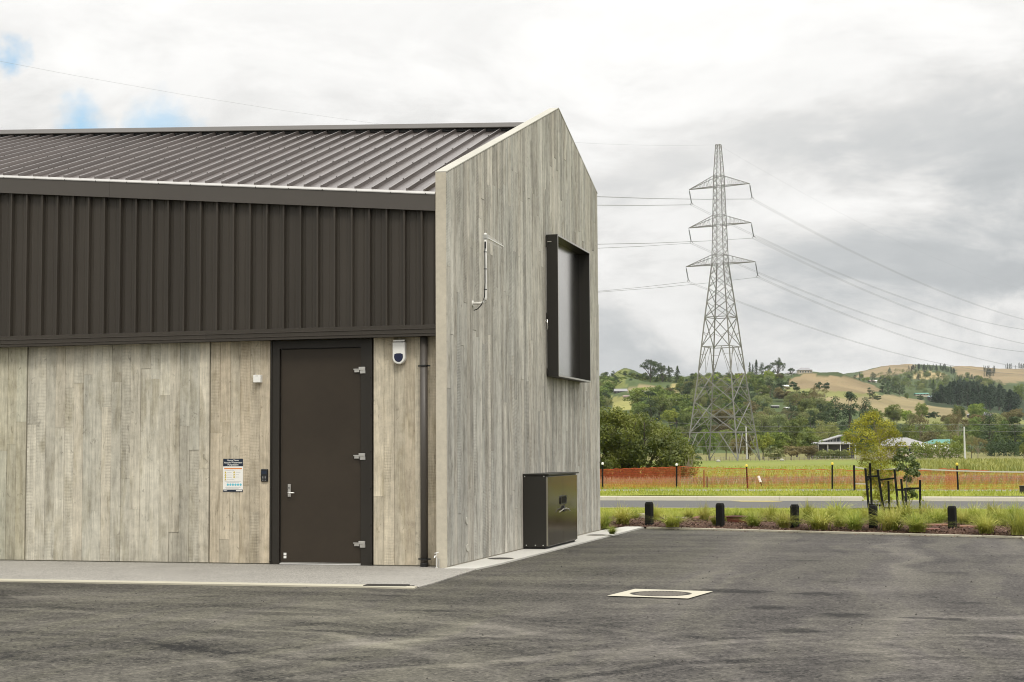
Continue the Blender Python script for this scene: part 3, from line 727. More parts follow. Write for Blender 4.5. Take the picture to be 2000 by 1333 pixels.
# --- gable wall
ZL, ZA, ZR = 5.493, 7.830, 6.791; YL, YA, YR = 20.641, 27.436, 30.78
def ztop(y): return ZL+(ZA-ZL)*(y-YL)/(YA-YL) if y < YA else ZA+(ZR-ZA)*(y-YA)/(YR-YA)
WO = (26.418, 28.975, 2.922, 5.342)      # opening behind the window hood
gm = MB()
gm.prism([(YL, -.3), (WO[0], -.3), (WO[0], ztop(WO[0])-.004), (YL, ZL-.004)], 'x', -6.66, GX-.012)
gm.prism([(WO[1], -.3), (YR, -.3), (YR, ZR-.004), (WO[1], ztop(WO[1])-.004)], 'x', -6.66, GX-.012)
gm.prism([(WO[0], -.3), (WO[1], -.3), (WO[1], WO[2]), (WO[0], WO[2])], 'x', -6.66, GX-.012)
gm.prism([(WO[0], WO[3]), (WO[1], WO[3]), (WO[1], ztop(WO[1])-.004), (YA, ZA-.004), (WO[0], ztop(WO[0])-.004)], 'x', -6.66, GX-.012)
gw = P(gm, 'gable_wall', [M['edge']])
capm = MB()
for (ya, za, yb, zb) in ((YL, ZL, YA, ZA), (YA, ZA, YR, ZR)):
    capm.prism([(ya, za-.004), (yb, zb-.004), (yb, zb+.012), (ya, za+.012)], 'x', -6.664, GX+.004)
capm.build('wall_cap', M['cap'], gw)
y = YL+.0
while y < YR-.02:
    ye = min(y+BW*rnd.uniform(.9, 1.08), YR)
    if YR-ye < .05: ye = YR
    for q in (WO[0], WO[1]):
        if y < q-.02 and ye > q-.05: ye = min(ye, q) if ye > q or q-ye < .05 else ye
    cuts = [0.034]; z = rnd.uniform(.6, 6.0)
    zt0, zt1 = ztop(y), ztop(ye)
    while z < min(zt0, zt1)-.5:
        cuts.append(z); z += rnd.uniform(1.6, 3.6)
    cuts.append(None)
    joint = min(abs(y-q) for q in (23.9, 25.45, 27.1, 28.4)) < .08
    spans = []
    for a, b in zip(cuts[:-1], cuts[1:]):
        if ye <= WO[0]+.01 or y >= WO[1]-.01: spans.append((a, b)); continue
        if a < WO[2]: spans.append((a, min(b, WO[2]) if b is not None else WO[2]))
        if b is None or b > WO[3]: spans.append((max(a, WO[3]), b))
    for a, b in spans:
        d = rnd.uniform(0, .008)
        ta, tb = (zt0-.012, zt1-.012) if b is None else (b-.0015, b-.0015)
        lo = a+.0015; e = .004 if joint else .0012
        yy = y+e
        if y < YA < ye and b is None:
            poly = [(yy, lo), (ye-.0012, lo), (ye-.0012, tb), (YA, ZA-.012), (yy, ta)]
        else: poly = [(yy, lo), (ye-.0012, lo), (ye-.0012, tb), (yy, ta)]
        o = MB().prism(poly, 'x', GX-.014, GX+d-.004).build('board', M['board2'], gw)
        v = rnd.uniform(.76, 1.14); w = rnd.uniform(-.02, .02)
        o.color = (v*(1+w), v, v*(1-w), 1)
    y = ye
# lifting recesses near the foot of the gable wall
for (yy, zz) in ((21.52, .62), (21.55, .23)):
    MB().lathe([(.055, 0), (.05, .010), (.03, .006), (.001, .004)], 14, (GX+.004, yy, zz), 'x').build('lifting_recess', M['cap'], gw)
MB().box(-6.655, GX-.02, YL-.003, YL+.001, -.2, 5.47).build('end_face', M['edge'], gw)

# --- roof: sheets with standing ribs, one object each
def eave_z(x): return 5.240-.0859*(x+7.09)
def ridge(x): return (25.66+.0769*(x+7.09), 7.098-.0308*(x+7.09))
roof = P(MB().add([(XL, 20.68, eave_z(XL)-.08), (-6.665, 20.68, eave_z(-6.665)-.08), (-6.665, ridge(-6.665)[0], ridge(-6.665)[1]-.08), (XL, ridge(XL)[0], ridge(XL)[1]-.08),
                   (XL, 30.9, 5.9), (-6.665, 30.9, 5.55)], [(0, 1, 2, 3), (3, 2, 5, 4)]), 'roof', M['roof'])
RP = .2575; x = -7.09+.2575*1
ribx = -7.09+RP*2
i = 0
while ribx > XL:
    xa = ribx-RP; xb = ribx      # pan from xa to xb, rib standing at xa
    xb2 = min(xb, -6.668)
    if xb2-xa > .03:
        h, wt, wb = .056, .010, .018
        prof = [(xa-wb, 0), (xa-wt, h), (xa+wt, h), (xa+wb, 0), (xa+.115, 0), (xa+.122, .0035), (xa+.138, .0035), (xa+.145, 0), (xb2-wb, 0)]
        prof = [p for p in prof if p[0] <= xb2]
        v = []
        for (px, pz) in prof: v.append((px, 20.668, eave_z(px)+pz))
        for (px, pz) in prof: yr, zr = ridge(px); v.append((px, yr, zr+pz))
        n = len(prof)
        MB().add(v, [(j, j+1, j+1+n, j+n) for j in range(n-1)]+[(0, 1, 2, 3)]).build('roof_sheet', M['roof'], roof)
    ribx -= RP; i += 1
# screws dotted along the ribs
f = MB()
for k in range(52):
    xx = -7.09-.2575*(k-1)
    for s in (.12, .36, .60, .84):
        yr, zr = ridge(xx); yy = 20.67+(yr-20.67)*s; zz = eave_z(xx)+(zr-eave_z(xx))*s+.056
        f.lathe([(.011, 0), (.011, .007), (.004, .013), (.0005, .0135)], 6, (xx, yy, zz))
stuff(f.build('roof_screw', M['fascia'], roof))
# ridge cap and its closure strip
rc = MB()
pa, pb = ridge(XL), ridge(-6.664)
def cap_prof(x):
    yr, zr = ridge(x)
    return [(x, yr-.10, zr+.055), (x, yr-.085, zr+.065), (x, yr+.02, zr+.150), (x, yr+.25, zr+.10), (x, yr+.25, zr+.02), (x, yr-.10, zr+.042)]
rc.add(cap_prof(XL)+cap_prof(-6.664), [(j, (j+1) % 6, (j+1) % 6+6, j+6) for j in range(6)]+[(5, 4, 3, 2, 1, 0), (6, 7, 8, 9, 10, 11)])
rc.build('ridge_cap', M['fascia'], roof)
def clos(x):
    yr, zr = ridge(x); return [(x, yr-.06, zr-.01), (x, yr-.06, zr+.043), (x, yr+.0, zr+.043), (x, yr+.0, zr-.01)]
MB().add(clos(XL)+clos(-6.67), [(j, (j+1) % 4, (j+1) % 4+4, j+4) for j in range(4)]).build('closure_strip', M['gasket'], roof)
# eave fascia with pale flashing along its top
def slab(pts0, pts1): 
    n = len(pts0); return MB().add(pts0+pts1, [(j, (j+1) % n, (j+1) % n+n, j+n) for j in range(n)]+[tuple(range(n))[::-1], tuple(range(n, 2*n))])
XR = -6.667
segs = [XL, -15.6, -11.72, XR]
fas = P(MB().box(XL, XR, 20.75, 20.80, 3.3, 4.9), 'eave_fascia', M['gasket'])
for a, b in zip(segs[:-1], segs[1:]):
    pr = lambda x: [(x, 20.635, eave_z(x)-.252), (x, 20.635, eave_z(x)-.020), (x, 20.66, eave_z(x)-.020), (x, 20.76, eave_z(x)-.025), (x, 20.76, eave_z(x)-.235), (x, 20.66, eave_z(x)-.252)]
    slab(pr(a+.001), pr(b-.001)).build('fascia_board', M['fascia'], fas)
    pf = lambda x: [(x, 20.626, eave_z(x)-.024), (x, 20.626, eave_z(x)-.012), (x, 20.664, eave_z(x)+.022), (x, 20.666, eave_z(x)+.018), (x, 20.634, eave_z(x)-.022)]
    slab(pf(a+.001), pf(b-.001)).build('eave_flashing', M['flash'], fas)
f = MB()
xx = -6.80
while xx > XL:
    f.box(xx-.004, xx+.004, 20.622, 20.630, eave_z(xx)-.026, eave_z(xx)-.010); xx -= .5150
stuff(f.build('fascia_clip', M['gasket'], fas))

# --- wall cladding sheets
cl = P(MB().box(XL, XR, 20.741, 20.749, 3.30, 5.0), 'cladding', M['gasket'])
cx0 = -6.875
i = 0
while cx0 > XL:
    xa = cx0; xb = cx0+.2605 if i else -6.668
    h, wt, wb = .066, .013, .020
    zb, = (3.36,)
    prof = [(xa-wb, 0), (xa-wt, h), (xa+wt, h), (xa+wb, 0), (xa+.055, 0), (xa+.062, .005), (xa+.070, .005), (xa+.077, 0), (xa+.15, 0), (xa+.157, .005), (xa+.165, .005), (xa+.172, 0), (xb-wb, 0)]
    prof = [p for p in prof if p[0] <= xb-wb+1e-6]
    n = len(prof); v = [(px, 20.735-pz, zb) for px, pz in prof]+[(px, 20.735-pz, eave_z(px)-.2) for px, pz in prof]
    MB().add(v, [(j, j+1, j+1+n, j+n) for j in range(n-1)]).build('cladding_sheet', M['clad'], cl)
    cx0 -= .2605; i += 1
# bottom trim of the cladding, in two lengths
tr = P(MB().box(XL, XR, 20.70, 20.86, 3.215, 3.235), 'cladding_trim', M['gasket'])
for a, b in ((XL, -10.16), (-10.16, XR)):
    pr = lambda x: [(x, 20.668, 3.208), (x, 20.668, 3.243), (x, 20.660, 3.248), (x, 20.660, 3.254), (x, 20.668, 3.259), (x, 20.668, 3.303), (x, 20.660, 3.308), (x, 20.660, 3.314), (x, 20.668, 3.319), (x, 20.668, 3.366), (x, 20.73, 3.374), (x, 20.74, 3.215)]
    slab(pr(a+.001), pr(b-.001)).build('trim_length', M['clad'], tr)

# --- door
DL, DR, DT = -9.218, -7.672, 3.205
door = P(MB().box(-9.072, -7.852, WY+.012, WY+.06, .045, 3.080), 'door', M['brown'], None, .003)
fr = P(MB(), 'door_frame', M['frame']) if False else None
f = MB()
f.box(DL, DL+.020, WY-.035, WY+.06, 0.0, DT); f.box(DR-.055, DR, WY-.030, WY+.06, .0, DT)
f.box(DL+.020, -9.084, WY-.020, WY+.06, 0.0, DT); f.box(-7.842, DR-.055, WY-.018, WY+.06, .0, DT)
f.box(-9.084, -7.842, WY-.020, WY+.06, 3.092, DT)
frm = P(f, 'door_frame', M['frame'])
s = MB(); s.box(-9.084, -9.072, WY+.03, WY+.055, 0.02, 3.092); s.box(-7.852, -7.842, WY+.03, WY+.055, .02, 3.092); s.box(-9.072, -7.852, WY+.03, WY+.055, 3.080, 3.092)
s.build('seal', M['gasket'], frm)
t_ = MB(); t_.box(-9.08, -7.845, WY-.01, WY+.05, .0, .012); t_.build('threshold', M['gasket'], frm)
MB().box(-9.075, -7.850, WY-.012, WY+.012, .016, .030).build('sill_strip', M['alu'], frm)
MB().box(-9.068, -7.850, WY+.004, WY+.012, .036, .043).build('weather_bar', M['steel'], door)
bolt = None
for sx in (DL+.010, DR-.018):
    for k in range(6):
        if bolt is None:
            bolt = MB().lathe([(.009, 0), (.009, -.008), (.004, -.013), (.0005, -.0135)], 8, (0, 0, 0), 'y').build('bolt', M['frame'], frm)
            o = bolt
        else: o = bolt.copy(); link(o, frm)
        o.location = (sx, WY-.035, .06+k*.518)
# lever handle on a long plate
hp = MB(); hp.box(-8.957, -8.912, WY-.004, WY+.013, .972, 1.152); hd = hp.build('handle_plate', M['steel'], door, .002)
MB().tube([(-8.935, WY-.003, 1.028), (-8.935, WY-.05, 1.028), (-8.915, WY-.058, 1.028), (-8.835, WY-.056, 1.030)], .0085, 10).build('lever_handle', M['alu'], door, 0, True)
k_ = MB(); k_.lathe([(.009, 0), (.009, -.008), (.001, -.008)], 10, (-8.938, WY-.004, 1.098), 'y'); k_.build('keyhole', M['gasket'], door)
for z in (2.765, 1.545, .315):
    hm = MB()
    hm.box(-7.955, -7.845, WY-.022, WY+.012, z+.002, z+.016); hm.box(-7.944, -7.868, WY-.012, WY+.012, z-.034, z+.002)
    hm.box(-7.868, -7.772, WY-.040, WY-.018, z-.006, z+.040); hm.box(-7.852, -7.770, WY-.032, WY-.018, z-.052, z-.006)
    h_ = hm.build('hinge', M['steel'], door, .003)
    for (hx, hz) in ((-7.93, z-.018), (-7.90, z-.018), (-7.84, z-.038), (-7.79, z-.038)):
        pass
stk = MB(); stk.box(-9.022, -8.980, WY+.008, WY+.0125, .098, .132); stk.box(-9.022, -8.980, WY+.008, WY+.0125, .140, .176)
stk.build('door_sticker', M['white'], door)
# --- downpipe
dp = MB(); dp.lathe([(.053, .035), (.053, 3.22)], 20, (-6.885, 20.795, 0))
dpo = P(dp, 'downpipe', M['fascia'], None, 0, True)
MB().lathe([(.056, .0), (.058, .06), (.053, .065)], 20, (-6.885, 20.795, 0)).build('pipe_boot', M['black'], dpo)
for z in (2.80, .118):
    c_ = MB(); c_.lathe([(.056, z-.012), (.060, z-.010), (.060, z+.010), (.056, z+.012)], 20, (-6.885, 20.795, 0)); c_.box(-6.975, -6.795, 20.80, 20.812, z-.010, z+.010)
    c_.build('pipe_bracket', M['black'], dpo)
# --- protruding window hood on the gable wall
hood = P(MB().box(-6.655, -6.615, 26.42, 28.97, 2.925, 5.34), 'window_hood', M['cab'])
MB().box(-6.615, GX-.005, 26.4185, 26.426, 2.93, 5.335).build('reveal', M['cab'], hood); MB().box(-6.615, GX-.005, 28.967, 28.9745, 2.93, 5.335).build('reveal', M['cab'], hood)
MB().box(-6.615, GX-.005, 26.427, 28.966, 2.9225, 2.93).build('reveal', M['cab'], hood); MB().box(-6.615, GX-.005, 26.427, 28.966, 5.335, 5.3415).build('reveal', M['cab'], hood)
t_ = .028; Y0, Y1, Z0, Z1, XF = 26.388, 29.005, 2.892, 5.372, -6.283
for nm, (a, b, c, d) in (('hood_side', (Y0, Y0+t_, Z0, Z1)), ('hood_side', (Y1-t_, Y1, Z0, Z1)), ('hood_top', (Y0+t_, Y1-t_, Z1-t_, Z1)), ('hood_sill', (Y0+t_, Y1-t_, Z0, Z0+t_))):
    MB().box(GX-.003, XF, a, b, c, d).build(nm, M['cab'], hood)
tm = MB()
for (a, b, c, d) in ((Y0-.001, Y0+t_+.001, Z0-.001, Z1+.001), (Y1-t_-.001, Y1+.001, Z0-.001, Z1+.001), (Y0+t_+.001, Y1-t_-.001, Z1-t_-.001, Z1+.001), (Y0+t_+.001, Y1-t_-.001, Z0-.001, Z0+t_+.001)):
    tm.box(XF, XF+.004, a, b, c, d)
tm.build('hood_edge', M['flash'], hood)
for (a, b) in ((Y0+t_+.002, 27.06), (27.066, Y1-t_-.002)):
    MB().box(GX-.003, GX+.012, a, b, Z0+t_+.002, Z1-t_-.002).build('window_panel', M['panelmetal'], hood)
for z in (5.30, 5.20, 3.95, 2.98):
    MB().box(GX+.004, GX+.03, Y0-.03, Y0+.002, z-.05, z+.05).build('hood_bracket', M['cab'], hood)
MB().box(GX+.03, GX+.10, Y0-.008, Y0-.001, 5.24, 5.255).build('hood_clip', M['steel'], hood)
MB().box(GX+.004, GX+.012, Y0-.012, Y0-.004, 2.95, 5.20).build('hood_gap_strip', M['flash'], hood)
w_ = MB(); w_.tube([(GX+.01, Y0-.10, 3.86), (GX+.03, Y0-.05, 3.82), (GX+.03, Y0-.03, 3.75), (GX+.01, Y0-.015, 3.70)], .006, 6); w_.tube([(GX+.03, Y0-.05, 3.82), (GX+.02, Y0-.02, 3.88)], .006, 6)
w_.build('cable_tail', M['alu'], hood)

# ================================================================== THINGS ON AND BY THE WALLS
sg = thing('warning_sign', 'navy and white site warning sign with yellow triangles on the boarded wall', 'sign', (-9.806, WY-.007, 1.28))
MB().box(-.156, .156, -.004, .004, -.238, .238).build('sign_board', M['white'], sg)
pn = MB(); pn.box(-.156, .156, -.0048, -.004, .128, .238); pn.build('title_band', M['navy'], sg)
MB().box(-.156, .156, -.0048, -.004, -.238, -.206).build('footer_band', M['navy'], sg)
MB().box(-.140, .140, -.0048, -.004, .088, .104).build('danger_band', M['orange'], sg)
def text(body, parent, x, z, size, mat, y=-.0056, align='CENTER', name='lettering', rot=(pi/2, 0, 0)):
    cu = bpy.data.curves.new(name, 'FONT'); cu.body = body; cu.size = size; cu.align_x = align; cu.align_y = 'CENTER'
    cu.extrude = .0002; cu.offset = size*.012; cu.space_line = .92
    cu.materials.append(mat)
    tmp = bpy.data.objects.new(name, cu); link(tmp); bpy.context.view_layer.update()
    me = bpy.data.meshes.new_from_object(tmp.evaluated_get(bpy.context.evaluated_depsgraph_get())); me.name = name
    bpy.data.objects.remove(tmp); o = link(bpy.data.objects.new(name, me), parent); o.location = (x, y, z); o.rotation_euler = rot
    return o
text("Runua Views", sg, 0, .214, .034, M['white']); text("Vacuum Wastewater", sg, 0, .182, .034, M['white']); text("Pumpstation", sg, 0, .151, .034, M['white'])
MB().box(-.145, -.09, -.0056, -.0049, -.226, -.219).build('footer_line', M['white'], sg)
MB().box(.05, .145, -.0056, -.0049, -.229, -.215).build('footer_name', M['white'], sg)
MB().box(-.14, -.085, -.0056, -.0049, .116, .122).build('subtitle_line', M['white'], sg)
tri0 = None
for (tx, tz, wl) in ((-.118, .042, .09), (-.118, .008, .09), (-.118, -.026, .10), (-.118, -.060, .14), (.018, .046, .09), (.018, .012, .06), (.018, -.022, .06)):
    MB().prism([(tx-.016, tz-.013), (tx+.016, tz-.013), (tx, tz+.016)], 'y', -.0056, -.0041).build('hazard_triangle', M['amber'], sg)
    MB().box(tx+.026, tx+.026+wl*.8, -.0048, -.0041, tz-.006, tz-.002).build('text_line', M['greyprint'], sg)
for k in range(6):
    MB().lathe([(.0165, -.0041), (.0165, -.0056), (.001, -.0056)], 14, (-.080+k*.040, 0, -.135), 'y').build('round_symbol', M['cyan'], sg)
for (a, b, z) in ((-.13, .13, -.088), (-.10, .10, -.104), (-.12, .12, -.176), (-.11, .09, -.190), (-.13, .02, .066)):
    MB().box(a, b, -.0048, -.0041, z-.0018, z+.0018).build('text_line', M['greyprint'], sg)

kp = thing('keypad', 'black access keypad on the boarded wall beside the door frame', 'keypad', (-9.310, WY-.006, 1.277))
MB().box(-.054, .054, -.030, .002, -.091, .091).build('housing', M['black'], kp, .012)
MB().box(-.040, .040, -.032, -.029, .020, .066).build('reader_window', M['navy'], kp, .001)
b0 = None
for r in range(4):
    for c in range(3):
        if b0 is None: b0 = MB().box(-.008, .008, -.0325, -.0295, -.006, .006).build('key', M['greyprint'], kp); o = b0
        else: o = b0.copy(); link(o, kp)
        o.location = (-.024+c*.024, 0, -.012-r*.019); o.scale = (.55, 1, .55)
sb = thing('sensor_box', 'small white square sensor box high on the wall left of the door', 'sensor', (-9.412, WY-.006, 2.665))
MB().box(-.058, .058, -.075, .002, -.055, .055).build('housing', M['white'], sb, .006)
MB().box(-.02, .02, -.0755, -.074, .036, .041).build('slot', M['gasket'], sb)
MB().tube([(-.045, -.03, .054), (-.045, -.03, .085)], .004, 6).build('aerial', M['galv'], sb)

sr = thing('alarm_siren', 'white rounded alarm siren with dark blue lens under the cladding', 'siren', (-7.253, WY-.006, 3.0))
def dshape(w, top, bot, n=14):
    return [(-w, top), (w, top)]+[(w*cos(-pi*k/n), bot+w+w*sin(-pi*k/n)*1.0) for k in range(n+1)]
MB().prism(dshape(.093, .142, -.170), 'y', -.085, .002).build('housing', M['white'], sr, .014)
lens = [(-.062, -.030), (-.03, -.018), (.03, -.018), (.062, -.030)]+[(.066*cos(-pi*k/12), -.064+.066*sin(-pi*k/12)*1.15) for k in range(13)]
MB().prism(lens, 'y', -.089, -.083).build('lens', M['lens'], sr, .002)
MB().box(-.085, .085, -.070, .0, .150, .172).build('mounting_plate', M['steel'], sr)

tp_ = thing('garden_tap', 'small chrome standpipe tap at the foot of the building corner', 'tap', (-6.645, 20.605, 0.012))
MB().tube([(0, 0, 0), (0, 0, .15)], .010, 8).build('pipe', M['alu'], tp_)
MB().tube([(.03, .012, 0), (.03, .012, .13)], .008, 8).build('bracket_pipe', M['galv'], tp_)
MB().lathe([(.018, 0), (.018, .012), (.001, .012)], 10).build('base', M['alu'], tp_)
tb = MB(); tb.tube([(0, 0, .15), (0, -.02, .165), (-.006, -.055, .165), (-.010, -.066, .14)], .010, 8); tb.tube([(0, -.02, .165), (.006, -.02, .205)], .006, 6); tb.tube([(-.022, -.02, .20), (.04, -.022, .216)], .006, 6)
tb.build('valve', M['alu'], tp_)

an = thing('yagi_antenna', 'slim yagi antenna on a bent pale pole bracketed to the gable wall', 'antenna', (-6.493, 21.88, 3.76))
MB().lathe([(.045, .0), (.045, .012), (.001, .012)], 12, (0, 0, 0), 'x').build('wall_flange', M['white'], an)
arm = [(.01, 0, 0), (.12, 0, .0)]+[(.12+.075*sin(pi/2*k/5), 0, .075-.075*cos(pi/2*k/5)+.0) for k in range(1, 6)]+[(.195, 0, .5), (.195, 0, 1.03)]
MB().tube(arm, .021, 10).build('pole', M['white'], an, 0, True)
cbl = MB(); cbl.tube([(.205, -.030, .84), (.200, -.032, .78), (.2, -.030, .3), (.19, -.03, .09), (.14, -.03, -.03), (.08, -.02, -.085), (.02, -.0, -.10)], .008, 6); cbl.tube([(.205, -.03, .90), (.205, -.03, .80)], .014, 6)
cbl.build('cable', M['black'], an)
for z in (.20, .50, .75): MB().lathe([(.024, z-.006), (.024, z+.006)], 10, (.195, 0, 0)).build('cable_tie', M['black'], an)
MB().box(.165, .225, -.03, .05, .945, 1.005).build('clamp', M['galv'], an)
MB().bar((.195, .02, .975), (.195, .98, .955), .014, 6).build('boom', M['white'], an)
for k in range(13):
    y = .10+k*.066; l = .062-.0015*k
    MB().bar((.195-.0, y, .973-.02*y-l), (.195+.0, y, .973-.02*y+l), .0035, 4).build('element', M['alu'], an)

cb = thing('service_cabinet', 'dark glossy two door service cabinet standing against the gable wall', 'cabinet', (-6.29, 25.79, 0.022))
MB().box(-.200, .185, -1.09, 1.09, .03, 1.185).build('cabinet_body', M['cab'], cb, .003)
MB().box(-.200, .235, -1.105, 1.12, 1.187, 1.212).build('lid', M['cab'], cb, .003)
MB().box(-.198, .160, -1.07, 1.07, .0, .03).build('plinth', M['gasket'], cb)
for (a, b) in ((-1.072, -.003), (.003, 1.072)):
    MB().box(.186, .208, a, b, .045, 1.165).build('cabinet_door', M['cabdoor'], cb, .004)
MB().box(.186, .211, -1.088, -1.079, .05, 1.16).build('corner_post', M['handle'], cb)
vt = MB()
for k in range(24):
    a0, a1 = 2*pi*k/24, 2*pi*(k+1)/24
def sup(a, rx, rz): 
    c, s_ = cos(a), sin(a); return (rx*abs(c)**.4*(1 if c > 0 else -1), rz*abs(s_)**.4*(1 if s_ > 0 else -1))
ring = []
for k in range(32):
    a = 2*pi*k/32; o1, o2 = sup(a, .22, .075), sup(a, .18, .058); ring.append((o1, o2))
v = []
for (o1, o2) in ring: v += [(.209, o1[0], .76+o1[1]), (.224, o1[0], .76+o1[1]), (.224, o2[0], .76+o2[1]), (.209, o2[0], .76+o2[1])]
fc = []
for k in range(32):
    a, b = k*4, ((k+1) % 32)*4
    for j in range(4): fc.append((a+j, a+(j+1) % 4, b+(j+1) % 4, b+j))
MB().add(v, fc).build('vent_bezel', M['black'], cb)
for k in range(5): MB().box(.209, .216, -.15+k*.075-.008, -.15+k*.075+.008, .705, .815).build('vent_slat', M['black'], cb)
for sgn in (-1, 1):
    MB().tube([(.215, sgn*.03, .605), (.245, sgn*.10, .612), (.250, sgn*.25, .595), (.235, sgn*.40, .565)], [.014, .013, .012, .008], 8).build('door_handle', M['handle'], cb, 0, True)
MB().lathe([(.05, .208), (.05, .235), (.001, .24)], 12, (0, 0, .615), 'x').build('lock', M['black'], cb)
for (y, z) in ((-1.02, 0), (-.5, 0)): pass
for (x, z) in ((-.17, 1.17), (.15, 1.17), (-.15, .06), (.0, .06), (.13, .06)):
    MB().lathe([(.009, 0), (.009, -.004), (.001, -.006)], 8, (x, -1.09, z), 'y').build('screw', M['alu'], cb)

# ================================================================== BOLLARDS, SLABS AND BITS IN THE BED
bl = ['first from the building, beside the corner of the concrete path', 'standing left of the maroon tub', 'with a small weed at its foot', 'standing just in front of the staked saplings', 'with red brown slabs lying on either side']
bo = None
for i, (x, y, h) in enumerate(((-5.84, 32.62, .505), (-4.29, 32.15, .50), (-2.76, 31.85, .49), (-1.22, 31.50, .49), (.265, 31.36, .485))):
    lab = 'black timber bollard '+bl[i]
    if bo is None:
        bo = thing('bollard', lab, 'bollard', (x, y, .02), radians(-17), 'black bollards along the parking kerb')
        w = .070
        post = MB()
        post.add([(sx*w, sy*w, z) for z, w in ((-.2, .070), (.44, .070), (.485, .054)) for sx, sy in ((-1, -1), (1, -1), (1, 1), (-1, 1))],
                 [(3, 2, 1, 0), (8, 9, 10, 11)]+[(k*4+j, k*4+(j+1) % 4, k*4+4+(j+1) % 4, k*4+4+j) for k in range(2) for j in range(4)])
        post.build('post', M['stake'], bo, .007)
        MB().lathe([(.078, .0), (.075, .006), (.001, .006)], 4, (0, 0, .40)).build('groove_band', M['stake'], bo).rotation_euler = (0, 0, pi/4)
        o = bo
    else:
        o = copy_tree(bo); o.location = (x, y, .02); o['label'] = lab
    o.scale = (1, 1, h/.485)
def slabthing(name, x, y, z, w, d, h, rz, lab, mat, cat, tilt=0.0, group=None):
    o = MB()
    pts = [(-w, -d*.8), (-w*.2, -d), (w*.9, -d*.7), (w, d*.6), (w*.1, d), (-w*.85, d*.75)]
    o = o.prism(pts, 'z', 0, h).build(name, mat, None, .006)
    o.location = (x, y, z); o.rotation_euler = (tilt, tilt*.5, rz)
    return tag(o, lab, cat, group)
slabthing('red_slab', -.13, 31.25, .05, .17, .12, .03, .2, 'small red brown slab at the kerb just left of the last bollard', M['paver'], 'slab', 0, 'red brown slabs in the bed')
slabthing('red_slab', -.05, 32.4, .08, .30, .25, .03, .5, 'red brown slab tucked behind the last bollard', M['paver'], 'slab', 0, 'red brown slabs in the bed')
slabthing('red_slab', .72, 31.9, .07, .34, .28, .035, .1, 'largest red brown slab lying flat right of the last bollard', M['paver'], 'slab', 0, 'red brown slabs in the bed')
slabthing('red_slab', 1.55, 31.35, .06, .2, .16, .03, .4, 'red brown slab half hidden under the outermost tussocks', M['paver'], 'slab', 0, 'red brown slabs in the bed')
slabthing('stone_slab', -6.65, 35.6, .05, .28, .3, .10, .3, 'grey stone half hidden by tussocks before the first bollard', M['stone'], 'stone', .05, 'stones in the bed')
slabthing('stone_slab', -5.72, 35.25, .04, .26, .14, .06, .1, 'thin pale stone just right of the first bollard', M['stone'], 'stone', 0, 'stones in the bed')
slabthing('stone_slab', -4.98, 35.2, .06, .30, .26, .05, -.1, 'flat pinkish grey stone halfway between the first two bollards', M['paver'], 'stone', .06, 'stones in the bed')
slabthing('stone_slab', -3.35, 34.9, .05, .16, .15, .05, .5, 'small flat stone near the bollard with the weed', M['stone'], 'stone', 0, 'stones in the bed')
slabthing('white_rock', -4.62, 34.3, .05, .085, .08, .10, .4, 'small white rock beside the second bollard', M['cap'], 'rock')
tbm = thing('plant_tub', 'maroon plastic tub lying by the second bollard', 'tub', (-4.02, 33.6, .055), radians(-12))
MB().prism([(-.26, 0), (.26, 0), (.29, .13), (-.29, .13)], 'y', -.20, .20).build('tub_body', M['maroon'], tbm, .02)
MB().box(-.31, .31, -.225, .225, .128, .145).build('tub_rim', M['maroon'], tbm, .006)
MB().box(-.26, .26, -.17, .17, .143, .150).build('tub_soil', M['mulch'], tbm)
wd = MB()
for k in range(9):
    a = 2*pi*k/9+.3; wd.tube([(0, 0, 0), (.05*cos(a), .05*sin(a), .09), (.13*cos(a), .13*sin(a), .10+.03*(k % 3))], [.008, .012, .002], 4)
w_ = tag(wd.build('weed', M['lf_sap2']), 'small green weed growing at the foot of the middle bollard', 'weed'); w_.location = (-2.74, 31.70, .04)

# tussock grasses
def tussock(seed, n=300):
    r = np.random.default_rng(seed)
    V = []; F = []
    for i in range(n):
        a = r.uniform(0, 2*pi); out = abs(r.normal(.78, .36)); ln = r.uniform(.7, 1.15)
        bx, by = r.normal(0, .07), r.normal(0, .07); w = r.uniform(.006, .011)
        b0 = len(V); tx, ty = -sin(a)*w, cos(a)*w
        for k, s in enumerate((0, .35, .7, 1.0)):
            d = out*ln*(s**1.5)*.85; z = ln*(s*1.0-.50*min(out, 1.35)*s*s*1.1)
            x, y = bx+cos(a)*d, by+sin(a)*d; ww = (1, .9, .6, .12)[k]
            V += [(x-tx*ww, y-ty*ww, max(z, 0)), (x+tx*ww, y+ty*ww, max(z, 0))]
        for k in range(3): F.append((b0+2*k, b0+2*k+1, b0+2*k+3, b0+2*k+2))
    return V, F
TM = [npmesh('tussock', *tussock(20+i), M['tussock']) for i in range(5)]
TG = 'pale green tussock grasses in the planting bed'
